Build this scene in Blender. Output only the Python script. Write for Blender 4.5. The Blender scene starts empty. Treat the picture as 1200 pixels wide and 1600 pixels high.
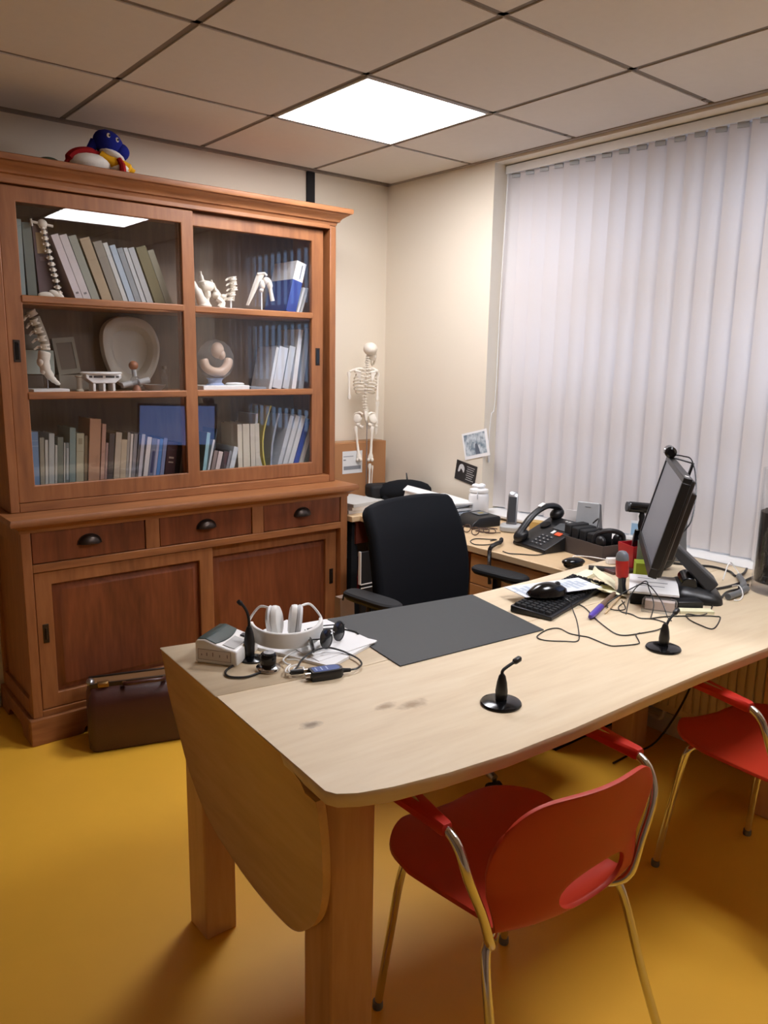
import bpy, bmesh, math, random
from mathutils import Vector, Matrix, Euler
random.seed(7)
SC = bpy.context.scene
COL = SC.collection
R = math.radians

# ------------------------------------------------------------------ camera, light, exposure
cam_data = bpy.data.cameras.new('camera')
cam_data.sensor_fit = 'VERTICAL'; cam_data.sensor_height = 36.0
cam_data.lens = 1219.86 / 1600 * 36.0
cam_data.clip_start = 0.02
cam = bpy.data.objects.new('camera', cam_data); COL.objects.link(cam)
yaw, pit, rol = 0.684582, -0.192510, 0.0173045
fw = Vector((math.sin(yaw)*math.cos(pit), math.cos(yaw)*math.cos(pit), math.sin(pit)))
r0 = Vector((math.cos(yaw), -math.sin(yaw), 0)); u0 = r0.cross(fw)
rt = math.cos(rol)*r0 + math.sin(rol)*u0; up = -math.sin(rol)*r0 + math.cos(rol)*u0
cam.matrix_world = Matrix(((rt.x, up.x, -fw.x, -2.800), (rt.y, up.y, -fw.y, -3.446), (rt.z, up.z, -fw.z, 1.486), (0, 0, 0, 1)))
SC.camera = cam
SC.view_settings.view_transform = 'Standard'
SC.view_settings.look = 'None'
SC.view_settings.gamma = 1.0
SC.view_settings.use_curve_mapping = False
SC.view_settings.exposure = 0.70
LAMP = 17.0            # radiance of the LED ceiling panels
LAMP_COL = (1.0, 1.0, 1.06)
world = bpy.data.worlds.new('dusk'); SC.world = world; world.use_nodes = True
wn = world.node_tree.nodes; wl = world.node_tree.links
bg = wn['Background']; bg.inputs[0].default_value = (0.45, 0.62, 0.95, 1); bg.inputs[1].default_value = 1.7

# ------------------------------------------------------------------ helpers
def rgb(r, g, b):
    f = lambda c: (c/255/12.92) if c/255 <= .04045 else ((c/255+.055)/1.055)**2.4
    return (f(r), f(g), f(b), 1)

def mat(name, col, rough=.5, metal=0., spec=.5, noise=0., nscale=8., emit=None, bump=0., bscale=60., coat=0.):
    m = bpy.data.materials.new(name); m.use_nodes = True
    nt = m.node_tree; b = nt.nodes['Principled BSDF']
    c = rgb(*col) if max(col) > 1.01 else (*col[:3], 1)
    b.inputs['Base Color'].default_value = c
    b.inputs['Roughness'].default_value = rough; b.inputs['Metallic'].default_value = metal
    b.inputs['Specular IOR Level'].default_value = spec
    if coat: b.inputs['Coat Weight'].default_value = coat; b.inputs['Coat Roughness'].default_value = .08
    if emit:
        b.inputs['Emission Color'].default_value = (*emit[0], 1); b.inputs['Emission Strength'].default_value = emit[1]
    tc = nt.nodes.new('ShaderNodeTexCoord')
    if noise > 0:
        n = nt.nodes.new('ShaderNodeTexNoise'); n.inputs['Scale'].default_value = nscale; n.inputs['Detail'].default_value = 4
        nt.links.new(tc.outputs['Object'], n.inputs['Vector'])
        mx = nt.nodes.new('ShaderNodeMixRGB'); mx.blend_type = 'MIX'
        mx.inputs[1].default_value = tuple(x*(1-noise) for x in c[:3]) + (1,)
        mx.inputs[2].default_value = tuple(min(1, x*(1+noise)) for x in c[:3]) + (1,)
        nt.links.new(n.outputs['Fac'], mx.inputs[0]); nt.links.new(mx.outputs[0], b.inputs['Base Color'])
    if bump > 0:
        n2 = nt.nodes.new('ShaderNodeTexNoise'); n2.inputs['Scale'].default_value = bscale; n2.inputs['Detail'].default_value = 3
        nt.links.new(tc.outputs['Object'], n2.inputs['Vector'])
        bp = nt.nodes.new('ShaderNodeBump'); bp.inputs['Strength'].default_value = bump; bp.inputs['Distance'].default_value = .002
        nt.links.new(n2.outputs['Fac'], bp.inputs['Height']); nt.links.new(bp.outputs['Normal'], b.inputs['Normal'])
    return m

def wood(name, dark, mid, light, axis='x', rough=.45, scale=1., contrast=.5, knots=(), planks=0):
    m = bpy.data.materials.new(name); m.use_nodes = True
    nt = m.node_tree; b = nt.nodes['Principled BSDF']; N = nt.nodes.new; L = nt.links.new
    tc = N('ShaderNodeTexCoord'); mp = N('ShaderNodeMapping')
    s = {'x': (1.1, 9, 9), 'y': (9, 1.1, 9), 'z': (9, 9, 1.1)}[axis]
    mp.inputs['Scale'].default_value = tuple(v*scale for v in s)
    L(tc.outputs['Object'], mp.inputs['Vector'])
    n1 = N('ShaderNodeTexNoise'); n1.inputs['Scale'].default_value = 1.3; n1.inputs['Detail'].default_value = 6; n1.inputs['Distortion'].default_value = 1.4
    L(mp.outputs[0], n1.inputs['Vector'])
    mp2 = N('ShaderNodeMapping'); mp2.inputs['Scale'].default_value = tuple(v*scale*5 for v in s); L(tc.outputs['Object'], mp2.inputs['Vector'])
    n2 = N('ShaderNodeTexNoise'); n2.inputs['Scale'].default_value = 2.; n2.inputs['Detail'].default_value = 5
    L(mp2.outputs[0], n2.inputs['Vector'])
    ad = N('ShaderNodeMixRGB'); ad.inputs[0].default_value = .35
    L(n1.outputs['Fac'], ad.inputs[1]); L(n2.outputs['Fac'], ad.inputs[2])
    cr = N('ShaderNodeValToRGB'); e = cr.color_ramp.elements
    e[0].position = .5-contrast*.35; e[0].color = rgb(*dark); e[1].position = .5+contrast*.35; e[1].color = rgb(*light)
    k = e.new(.5); k.color = rgb(*mid)
    L(ad.outputs[0], cr.inputs[0])
    out = cr.outputs[0]
    for (kx, ky, kz, rad, col) in knots:     # knots in the boards
        vm = N('ShaderNodeVectorMath'); vm.operation = 'SUBTRACT'; vm.inputs[1].default_value = (kx, ky, kz)
        L(tc.outputs['Object'], vm.inputs[0])
        nz = N('ShaderNodeTexNoise'); nz.inputs['Scale'].default_value = 40; nz.inputs['Detail'].default_value = 3
        L(tc.outputs['Object'], nz.inputs['Vector'])
        vs = N('ShaderNodeVectorMath'); vs.operation = 'MULTIPLY'; vs.inputs[1].default_value = (.55, 1.1, .2); L(vm.outputs[0], vs.inputs[0])
        ln = N('ShaderNodeVectorMath'); ln.operation = 'LENGTH'; L(vs.outputs[0], ln.inputs[0])
        ml = N('ShaderNodeMath'); ml.operation = 'MULTIPLY_ADD'; L(nz.outputs['Fac'], ml.inputs[0]); ml.inputs[1].default_value = rad*1.6; L(ln.outputs['Value'], ml.inputs[2])
        mr = N('ShaderNodeMapRange'); mr.inputs[1].default_value = rad*1.05; mr.inputs[2].default_value = rad*1.9; mr.inputs[3].default_value = .75; mr.inputs[4].default_value = 0
        L(ml.outputs[0], mr.inputs[0])
        mx = N('ShaderNodeMixRGB'); mx.inputs[2].default_value = rgb(*col); L(mr.outputs[0], mx.inputs[0]); L(out, mx.inputs[1]); out = mx.outputs[0]
    L(out, b.inputs['Base Color'])
    b.inputs['Roughness'].default_value = rough
    bp = N('ShaderNodeBump'); bp.inputs['Strength'].default_value = .12; bp.inputs['Distance'].default_value = .002
    L(n2.outputs['Fac'], bp.inputs['Height']); L(bp.outputs['Normal'], b.inputs['Normal'])
    return m

def glassmat(name, tint=(1, 1, 1), rough=0., haze=0.):
    m = bpy.data.materials.new(name); m.use_nodes = True
    nt = m.node_tree; nt.nodes.clear(); N = nt.nodes.new; L = nt.links.new
    o = N('ShaderNodeOutputMaterial'); tr = N('ShaderNodeBsdfTransparent'); tr.inputs[0].default_value = (*tint, 1)
    gl = N('ShaderNodeBsdfGlossy'); gl.inputs['Roughness'].default_value = rough
    fr = N('ShaderNodeFresnel'); ge = N('ShaderNodeNewGeometry'); mr = N('ShaderNodeMapRange')
    mr.inputs[3].default_value = 1.52; mr.inputs[4].default_value = 1/1.52
    L(ge.outputs['Backfacing'], mr.inputs[0]); L(mr.outputs[0], fr.inputs['IOR'])
    mx = N('ShaderNodeMixShader'); L(fr.outputs[0], mx.inputs[0]); L(tr.outputs[0], mx.inputs[1]); L(gl.outputs[0], mx.inputs[2])
    src = mx.outputs[0]
    if haze:
        df = N('ShaderNodeBsdfDiffuse'); df.inputs[0].default_value = (.85, .86, .86, 1)
        m2 = N('ShaderNodeMixShader'); m2.inputs[0].default_value = haze; L(src, m2.inputs[1]); L(df.outputs[0], m2.inputs[2]); src = m2.outputs[0]
    L(src, o.inputs[0])
    return m

def fabric_translucent(name, col, fac):
    m = bpy.data.materials.new(name); m.use_nodes = True
    nt = m.node_tree; nt.nodes.clear(); N = nt.nodes.new; L = nt.links.new
    o = N('ShaderNodeOutputMaterial'); d = N('ShaderNodeBsdfDiffuse'); d.inputs[0].default_value = rgb(*col)
    t = N('ShaderNodeBsdfTranslucent'); t.inputs[0].default_value = rgb(*col)
    mx = N('ShaderNodeMixShader'); mx.inputs[0].default_value = fac; L(d.outputs[0], mx.inputs[1]); L(t.outputs[0], mx.inputs[2]); L(mx.outputs[0], o.inputs[0])
    return m

class MB:
    """collects shapes (world coordinates, through M) that become ONE mesh"""
    def __init__(s, M=None): s.v = []; s.f = []; s.mi = []; s.M = M or Matrix()
    def add(s, vs, fs, m=0):
        o = len(s.v); s.v += [s.M @ Vector(v) for v in vs]; s.f += [tuple(o+i for i in f) for f in fs]; s.mi += [m]*len(fs); return s
    def box(s, x0, x1, y0, y1, z0, z1, m=0):
        vs = [(x, y, z) for z in (z0, z1) for y in (y0, y1) for x in (x0, x1)]
        return s.add(vs, [(0, 2, 3, 1), (4, 5, 7, 6), (0, 1, 5, 4), (2, 6, 7, 3), (0, 4, 6, 2), (1, 3, 7, 5)], m)
    def loft(s, loops, m=0, cap=True, closed=True):
        n = len(loops[0]); vs = [p for l in loops for p in l]; fs = []
        for i in range(len(loops)-1):
            for j in range(n if closed else n-1):
                k = (j+1) % n
                fs.append((i*n+j, i*n+k, (i+1)*n+k, (i+1)*n+j))
        if cap: fs += [tuple(range(n))[::-1], tuple((len(loops)-1)*n+j for j in range(n))]
        return s.add(vs, fs, m)
    def prism(s, outline, a, b, axis='z', m=0, inset=0.):
        f = {'z': lambda p, h: (p[0], p[1], h), 'y': lambda p, h: (p[0], h, p[1]), 'x': lambda p, h: (h, p[0], p[1])}[axis]
        return s.loft([[f(p, a) for p in outline], [f(p, b) for p in outline]], m)
    def tube(s, pts, r, seg=8, m=0, closed=False, flat=1.):
        pts = [Vector(p) for p in pts]; n = len(pts)
        rs = r if isinstance(r, (list, tuple)) else [r]*n
        loops = []; prev = None
        for i, p in enumerate(pts):
            if closed: t = pts[(i+1) % n]-pts[i-1]
            else: t = pts[min(i+1, n-1)]-pts[max(i-1, 0)]
            if t.length < 1e-9: t = Vector((0, 0, 1))
            t.normalize()
            if prev is None:
                a = Vector((0, 0, 1)) if abs(t.z) < .9 else Vector((1, 0, 0))
                nn = (a - t*a.dot(t)).normalized()
            else:
                nn = prev - t*prev.dot(t)
                nn = nn.normalized() if nn.length > 1e-6 else prev
            prev = nn; bb = t.cross(nn)
            loops.append([p + rs[i]*(math.cos(2*math.pi*k/seg)*nn*flat + math.sin(2*math.pi*k/seg)*bb) for k in range(seg)])
        if closed:
            loops.append(loops[0]); return s.loft(loops, m, cap=False)
        return s.loft(loops, m)
    def lathe(s, prof, c=(0, 0, 0), seg=24, m=0, A=None, sx=1., sy=1.):
        A = A or Matrix(); c = Vector(c)
        loops = [[c + A @ Vector((max(r, 1e-4)*sx*math.cos(2*math.pi*k/seg), max(r, 1e-4)*sy*math.sin(2*math.pi*k/seg), z)) for k in range(seg)] for r, z in prof]
        return s.loft(loops, m)
    def ell(s, c, r, rot=None, m=0, seg=16, rings=10):
        rr = r if isinstance(r, (tuple, list)) else (r, r, r); A = rot or Matrix()
        c = Vector(c); loops = []
        for i in range(rings+1):
            t = math.pi*i/rings; q = max(math.sin(t), .002)
            loops.append([c + A @ Vector((rr[0]*q*math.cos(2*math.pi*k/seg), rr[1]*q*math.sin(2*math.pi*k/seg), -rr[2]*math.cos(t))) for k in range(seg)])
        return s.loft(loops, m)
    def sheet(s, grid, th, m=0, flip=False):
        """grid of points -> closed sheet of thickness th (solid on both sides)"""
        nu = len(grid); nv = len(grid[0]); G = [[Vector(p) for p in row] for row in grid]
        def nrm(i, j):
            a = G[min(i+1, nu-1)][j]-G[max(i-1, 0)][j]; b = G[i][min(j+1, nv-1)]-G[i][max(j-1, 0)]
            n = a.cross(b); return n.normalized() if n.length > 1e-12 else Vector((0, 0, 1))
        top = [[G[i][j]+nrm(i, j)*th/2 for j in range(nv)] for i in range(nu)]
        bot = [[G[i][j]-nrm(i, j)*th/2 for j in range(nv)] for i in range(nu)]
        vs = [p for r_ in top for p in r_] + [p for r_ in bot for p in r_]; o = nu*nv; fs = []
        for i in range(nu-1):
            for j in range(nv-1):
                a, b, c, d = i*nv+j, i*nv+j+1, (i+1)*nv+j+1, (i+1)*nv+j
                fs += [(a, b, c, d), (o+d, o+c, o+b, o+a)]
        for i in range(nu-1):
            for j in (0, nv-1):
                a, b = i*nv+j, (i+1)*nv+j; fs.append((a, b, o+b, o+a))
        for j in range(nv-1):
            for i in (0, nu-1):
                a, b = i*nv+j, i*nv+j+1; fs.append((a, b, o+b, o+a))
        return s.add(vs, fs, m)
    def build(s, name, mats, parent=None, bevel=0., seg=2, sub=0, angle=38, flat=False):
        me = bpy.data.meshes.new(name)
        if not isinstance(mats, (list, tuple)): mats = [mats]
        if parent is not None:
            W = WM[parent.name].inverted(); vs = [W @ v for v in s.v]; org = None
        else:
            xs, ys, zs = zip(*[(v.x, v.y, v.z) for v in s.v])
            org = Vector(((min(xs)+max(xs))/2, (min(ys)+max(ys))/2, min(zs))); vs = [v-org for v in s.v]
        me.from_pydata([tuple(v) for v in vs], [], s.f)
        for mt in mats: me.materials.append(mt)
        me.polygons.foreach_set('material_index', s.mi)
        bm = bmesh.new(); bm.from_mesh(me); bmesh.ops.recalc_face_normals(bm, faces=bm.faces); bm.to_mesh(me); bm.free()
        me.polygons.foreach_set('use_smooth', [not flat]*len(me.polygons))
        if not flat: me.set_sharp_from_angle(angle=R(angle))
        o = bpy.data.objects.new(name, me); COL.objects.link(o)
        if parent is not None:
            o.parent = parent; WM[o.name] = WM[parent.name]
        else:
            o.location = org; WM[o.name] = Matrix.Translation(org)
        if bevel:
            b = o.modifiers.new('bevel', 'BEVEL'); b.width = bevel; b.segments = seg; b.limit_method = 'ANGLE'; b.angle_limit = R(40)
        if sub:
            b = o.modifiers.new('subsurf', 'SUBSURF'); b.levels = sub; b.render_levels = sub
        return o

WM = {}
def tag(o, label, cat, group=None, kind=None):
    o['label'] = label; o['category'] = cat
    if group: o['group'] = group
    if kind: o['kind'] = kind
    return o
def thing(name, label, cat, loc=(0, 0, 0), rz=0., group=None, rot=None):
    o = bpy.data.objects.new(name, None); COL.objects.link(o); o.empty_display_size = .05
    o.location = loc; o.rotation_euler = rot if rot else (0, 0, rz)
    WM[o.name] = Matrix.Translation(Vector(loc)) @ Euler(o.rotation_euler).to_matrix().to_4x4()
    return tag(o, label, cat, group)
def struct(o): o['kind'] = 'structure'; return o
def W(o): return WM[o.name]
def dup(o, loc, rz, label):
    kids = {}
    for c in COL.objects:
        if c.parent is not None: kids.setdefault(c.parent.name, []).append(c)
    def rec(src, par):
        c = src.copy(); COL.objects.link(c)
        if par is not None: c.parent = par
        for k in kids.get(src.name, []): rec(k, c)
        return c
    r = rec(o, None); r.location = loc; r.rotation_euler = (0, 0, rz); r['label'] = label
    return r
def smooth(pts, n=6, closed=False):
    P = [Vector(p) for p in pts]; out = []; m = len(P)
    rng = range(m) if closed else range(m-1)
    for i in rng:
        if closed: a, b, c, d = P[i-1], P[i], P[(i+1) % m], P[(i+2) % m]
        else: a, b, c, d = P[max(i-1, 0)], P[i], P[i+1], P[min(i+2, m-1)]
        for k in range(n):
            t = k/n
            out.append(.5*((2*b)+(c-a)*t+(2*a-5*b+4*c-d)*t*t+(3*b-a-3*c+d)*t**3))
    if not closed: out.append(P[-1])
    return out
def cable(name, pts2, z, r, m, label, cat='cable', group=None, lift=None):
    pts = [(x, y, z) for x, y in pts2] if len(pts2[0]) == 2 else pts2
    if lift: pts = [(p[0], p[1], p[2]+l) for p, l in zip(pts, lift)]
    mb = MB(); mb.tube(smooth(pts, 6), r, 6); o = mb.build(name, m); return tag(o, label, cat, group)
def rz(a): return Matrix.Rotation(a, 4, 'Z')
def rx(a): return Matrix.Rotation(a, 4, 'X')
def ry(a): return Matrix.Rotation(a, 4, 'Y')
def T(x, y, z): return Matrix.Translation((x, y, z))
def strut(a, b):
    """matrix whose z axis runs from a to b"""
    a = Vector(a); b = Vector(b); return Matrix.Translation(a) @ (b-a).to_track_quat('Z', 'Y').to_matrix().to_4x4()

# ------------------------------------------------------------------ materials
M = {}
M['wall_r'] = mat('beige_wall_paint', (196, 180, 160), .85, noise=.02, nscale=3)
M['board'] = wood('hazed_back_board', (86, 66, 50), (112, 90, 70), (132, 108, 86), 'z', .5, .75, .7)  # back board greyed to include the haze reflected by the glass doors
M['wall_d'] = mat('brown_wall_paint', (132, 112, 94), .85, noise=.02, nscale=3)
M['wall'] = mat('wall_paint', (228, 217, 198), .85, noise=.02, nscale=3)
M['tile'] = mat('ceiling_tile', (216, 208, 198), .95, noise=.03, nscale=30)
M['grid'] = mat('shaded_ceiling_grid', (120, 108, 95), .6)  # dark tone stands for the shade in the ceiling gaps
M['floor'] = mat('yellow_linoleum', (236, 179, 56), .42, noise=.07, nscale=5, bump=.05, bscale=25)
M['white'] = mat('white_paint', (228, 226, 222), .5)
M['plast_w'] = mat('white_plastic', (243, 242, 239), .32)
M['plast_lg'] = mat('light_grey_plastic', (178, 178, 176), .4)
M['plast_g'] = mat('grey_plastic', (112, 114, 116), .42)
M['plast_dg'] = mat('dark_grey_plastic', (58, 59, 62), .4)
M['black'] = mat('black_plastic', (24, 24, 26), .38)
M['black_gl'] = mat('glossy_black', (14, 14, 16), .16)
M['black_m'] = mat('matt_black', (20, 20, 22), .75)
M['cloth_b'] = mat('black_cloth', (22, 24, 28), .95, spec=.2, bump=.3, bscale=700)
M['chrome'] = mat('chrome', (215, 215, 218), .12, metal=1.)
M['alu'] = mat('aluminium', (180, 182, 185), .35, metal=1.)
M['bronze'] = mat('dark_bronze', (70, 60, 54), .38, metal=.85)
M['cab'] = wood('teak_along_x', (112, 68, 38), (154, 99, 58), (178, 120, 74), 'x', .45, .8, .7)
M['cabv'] = wood('teak_along_z', (112, 68, 38), (152, 97, 57), (176, 118, 73), 'z', .45, .8, .8)
M['cabp'] = wood('teak_panel', (84, 42, 22), (122, 66, 38), (150, 86, 52), 'z', .42, .75, .7)
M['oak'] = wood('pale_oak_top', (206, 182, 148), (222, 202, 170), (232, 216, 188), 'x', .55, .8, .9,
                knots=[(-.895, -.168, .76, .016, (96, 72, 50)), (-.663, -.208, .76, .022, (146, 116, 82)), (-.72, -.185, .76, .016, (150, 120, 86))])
M['oakv'] = wood('shaded_oak_upright', (184, 140, 88), (206, 164, 108), (220, 182, 128), 'y', .45, .7, .8)  # same oak as the tabletop, shade and yellow bounce put into the colour
M['oakz'] = wood('shaded_oak_leg', (186, 138, 96), (206, 160, 116), (218, 176, 132), 'z', .45, .8, .8)  # tabletop oak again, toned down for the shade on the legs
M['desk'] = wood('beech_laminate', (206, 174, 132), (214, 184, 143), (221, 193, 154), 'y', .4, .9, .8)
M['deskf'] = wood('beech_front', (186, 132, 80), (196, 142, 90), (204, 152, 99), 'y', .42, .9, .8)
M['red'] = mat('red_plastic', (184, 46, 18), .5)
M['red_arm'] = mat('red_arm_pad', (196, 36, 20), .5)
M['leather'] = mat('brown_leather', (68, 34, 28), .36, noise=.15, nscale=20, bump=.25, bscale=180)
M['brass'] = mat('brass', (150, 118, 74), .35, metal=.9)
M['glass'] = glassmat('pane_glass')
M['glass_t'] = glassmat('clear_plastic', (.93, .94, .95), .05, .06)
M['paper'] = mat('white_paper', (242, 242, 242), .8)
M['paper_o'] = mat('old_paper', (216, 210, 196), .85)
M['note'] = mat('yellow_note_paper', (240, 235, 200), .8)
M['bone'] = mat('bone_plastic', (234, 226, 211), .5, noise=.04, nscale=40)
M['card'] = mat('cardboard', (168, 118, 76), .85, noise=.05, nscale=12)
M['slat'] = fabric_translucent('blind_fabric', (236, 230, 227), .35)
M['ink'] = mat('ink_grey', (120, 124, 130), .8)
M['gold'] = mat('gilt', (190, 160, 100), .4, metal=.5)
_mc = {}
def pm(col, rough=.55):
    k = (col, rough)
    if k not in _mc: _mc[k] = mat('plain_%02x%02x%02x' % col, col, rough, noise=.06, nscale=35)
    return _mc[k]
# ------------------------------------------------------------------ the room
XL, YR, H = -3.75, -5.3, 2.4
WY0, WY1, WZ0, WZ1, WX = -.78, -2.62, .745, 2.385, .30
struct(MB().box(XL-.1, .35, YR-.1, .1, -.06, 0).build('floor', M['floor']))
struct(MB().box(XL-.1, .35, 0, .12, 0, H+.1).build('wall_back', M['wall']))
struct(MB().box(XL-.12, XL, YR, 0, 0, H+.1).build('wall_left', M['wall_d']))
struct(MB().box(XL-.1, .35, YR-.12, YR, 0, H+.1).build('wall_rear', M['wall_r']))
w = MB()
w.box(0, .35, WY0, 0, 0, H+.1); w.box(0, .35, YR, WY1, 0, H+.1)
w.box(0, .35, WY1, WY0, 0, WZ0-.001); w.box(0, .35, WY1, WY0, WZ1, H+.1)
struct(w.build('wall_window', M['wall']))
# suspended ceiling: tiles between recessed T bars, shadow gaps put into their dark colour
GX = [-.505-.6*i for i in range(-1, 7)]; GY = [-.64-.6*i for i in range(-1, 9)]
c = MB(); g = .012
lamps = {(-1.105, -1.24), (-1.105, -3.04)}
for i in range(len(GX)-1):
    for j in range(len(GY)-1):
        x1, x0 = min(GX[i], 0), max(GX[i+1], XL); y1, y0 = min(GY[j], 0), max(GY[j+1], YR)
        if x1-x0 < .03 or y1-y0 < .03: continue
        if any(abs(x0-a) < .01 and abs(y0-b) < .01 for a, b in lamps): continue
        c.box(x0+g, x1-g, y0+g, y1-g, H, H+.02)
c.box(XL-.1, .3, YR-.1, .1, H+.06, H+.1)
struct(c.build('ceiling', M['tile']))
t = MB()
for x in GX[1:]:
    if x > XL: t.box(x-g, x+g, YR, 0, H+.004, H+.03)
for y in GY[1:]:
    if y > YR: t.box(XL, 0, y-g, y+g, H+.004, H+.03)
struct(t.build('trim_1', M['grid']))
t = MB(); t.box(XL, 0, -.022, 0, H-.004, H+.03); t.box(-.022, 0, YR, 0, H-.004, H+.03); t.box(XL, XL+.022, YR, 0, H-.004, H+.03); t.box(XL, 0, YR, YR+.022, H-.004, H+.03)
struct(t.build('trim_2', pm((150, 138, 124))))
t = MB(); t.box(-.07, -.052, YR, 0, H+.001, H+.03); t.box(XL, 0, -.056, -.042, H+.001, H+.03)
struct(t.build('trim_3', M['grid']))
struct(MB().box(XL, -2.09, -.014, 0, 0, .09).build('baseboard_back', M['white'], bevel=.003))
struct(MB().box(-.014, 0, YR, 0, 0, .09).build('baseboard_window', M['white'], bevel=.003))
struct(MB().box(XL, XL+.014, YR, -.015, 0, .09).build('baseboard_left', M['white'], bevel=.003))
# window behind the blinds
MX = M['white']
f = MB()
f.box(.24, .30, WY1, WY0, WZ0, .98); f.box(.24, .30, WY1, WY0, 2.22, WZ1)
f.box(.24, .30, WY1, WY0, 1.72, 1.86); f.box(.24, .30, WY1, WY0, 1.13, 1.33)
for y in (WY0-.03, (WY0+WY1)/2, WY1+.03): f.box(.242, .298, y-.03, y+.03, WZ0, WZ1)
win = struct(f.build('window_1', MX, bevel=.004))
for k, (a, b) in enumerate(((.98, 1.13), (1.33, 1.72), (1.86, 2.22))):
    p_ = MB().box(.268, .272, WY1, WY0, a-.01, b+.01).build('window_pane', M['glass'], win)
sl = MB().box(-.03, .24, WY1+.002, WY0-.002, .7452, .760)
struct(sl.build('window_sill', M['white'], win, bevel=.004))

# LED panels in the ceiling
first = None
em = mat('led_diffuser', (255, 255, 255), .6, emit=(LAMP_COL, LAMP))
LAB = {-1.24: 'square lit LED panel in the ceiling in front of the wooden cabinet',
       -3.04: 'square lit LED panel above the red chairs, mirrored in the cabinet glass',
       -4.84: 'square lit LED panel in the ceiling at the rear wall of the room'}
for (x, y) in sorted(lamps, key=lambda q: -q[1]):
    if first is None:
        first = thing('ceiling_light', LAB[y], 'ceiling light', (x+.3, y+.3, H-.003), 0, 'LED panels in the suspended ceiling')
        a = MB(W(first)); s_ = .288
        for q in ((-s_, s_, -s_, -s_+.008), (-s_, s_, s_-.008, s_), (-s_, -s_+.008, -s_+.008, s_-.008), (s_-.008, s_, -s_+.008, s_-.008)): a.box(*q, 0, .018)
        a.build('frame', M['white'], first)
        MB(W(first)).box(-s_+.008, s_-.008, -s_+.008, s_-.008, .003, .015).build('diffuser', em, first)
    else:
        dup(first, (x+.3, y+.3, H-.003), 0, LAB[y])

# vertical blinds
bl = thing('vertical_blind', 'white vertical slat blinds drawn across the whole window', 'blinds', (.1, -1.7, .765))
b = MB(); b.box(.075, .125, WY1+.01, WY0-.004, 2.348, 2.376); b.box(.069, .0752, WY1+.01, WY0-.004, 2.344, 2.38)
b.build('head_rail', M['white'], bl, bevel=.002)
n = int((WY0-WY1)/.083)
for i in range(n):
    y = WY0-.043-.083*i
    if y-.05 < WY1: break
    A = T(.1, y, 0) @ rz(R(19+random.uniform(-2, 2)))
    m_ = MB(A); rows = []
    for k in range(9):
        u = (k/8-.5)*.092; rows.append([(.006*(1-(2*u/.0885)**2), u, z) for z in (.768, 1.2, 1.8, 2.3465)])
    m_.sheet(rows, .0006)
    m_.build('slat', M['slat'], bl)
    h = MB(A); h.box(-.004, .004, -.02, .02, 2.330, 2.3475); h.box(-.003, .003, -.005, .005, 2.347, 2.35); h.build('hanger', M['plast_lg'], bl)
cd = MB(); cd.tube(smooth([(.07, -.80, 2.34), (.066, -.79, 1.8), (.064, -.785, 1.3), (.04, -.787, 1.23), (.03, -.787, 1.1), (.034, -.787, 1.03)], 8), .0022, 6)
cd.tube([(.034, -.787, 1.04), (.034, -.787, .995)], .006, 8); cd.build('cord', M['white'], bl)

# radiator under the window
rd = thing('radiator', 'cream ribbed panel radiator on the window wall under the table', 'radiator', (-.06, -2.3, .12))
m_ = MB(); m_.box(-.085, -.035, -3.05, -1.86, .13, .66)
for i in range(36):
    y = -1.88-.0325*i; m_.box(-.093, -.084, y-.012, y+.012, .16, .63)
m_.build('panel', mat('radiator_enamel', (216, 196, 164), .45), rd, bevel=.003)
m_ = MB(); m_.tube(smooth([(-.06, -1.9, .14), (-.06, -1.88, .085), (-.055, -1.80, .08), (-.05, -1.2, .08)], 5), .009, 8); m_.build('pipe', M['white'], rd)
m_ = MB(); m_.box(-.036, -.001, -2.0, -1.96, .3, .34); m_.box(-.036, -.001, -2.9, -2.86, .3, .34); m_.build('bracket', M['white'], rd)
tag(MB().box(-.524, -.476, -.012, -.0005, 2.1, 2.394).build('cable_duct', M['black_m'], bevel=.003), 'narrow black cable cover running from the ceiling down behind the cabinet', 'cable cover')

# ------------------------------------------------------------------ cabinet
cb = thing('display_cabinet', 'large reddish brown teak cabinet with sliding glass doors above drawers and panel doors', 'cabinet', (-1.325, -.225, 0))
V, Hh, P = M['cabv'], M['cab'], M['cabp']
def bracket(a, b, z1, e=.16, h=.05):
    return [(a, 0), (a, z1), (b, z1), (b, 0), (b-e, 0), (b-e-.008, h*.55), (b-e-.04, h), (a+e+.04, h), (a+e+.008, h*.55), (a+e, 0)]
m_ = MB(); m_.prism(bracket(-2.085, -.565, .106, .195, .045), -.46, -.438, 'y')
m_.prism(bracket(-.437, -.01, .106, .10, .045), -2.085, -2.063, 'x'); m_.prism(bracket(-.437, -.01, .106, .10, .045), -.587, -.565, 'x')
m_.box(-2.063, -.587, -.437, -.01, .088, .105)
m_.build('plinth', Hh, cb, bevel=.004)
def mold(mb, x0, x1, y0, prof, m=0):
    """moulding swept round left, front and right; prof = (overhang, height)"""
    mb.loft([[(x0-o, 0-.004, z), (x0-o, y0-o, z), (x1+o, y0-o, z), (x1+o, -.004, z)] for o, z in prof], m)
for q in ((-2.07, -2.034, -.445, -.405), (-.619, -.58, -.445, -.405), (-2.07, -2.034, -.04, -.006), (-.616, -.58, -.04, -.006)):
    MB().box(*q, .106, .863).build('corner_post', V, cb, bevel=.003)
for q in ((-.40, .106, .13), (-.385, .681, .712), (-.40, .838, .863)):
    MB().box(-2.034, -.619, -.445, *q).build('front_rail', Hh, cb, bevel=.002)
for q in ((-1.594, -1.536), (-1.104, -1.047)): MB().box(*q, -.444, -.40, .712, .838).build('drawer_divider', V, cb, bevel=.002)
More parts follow.
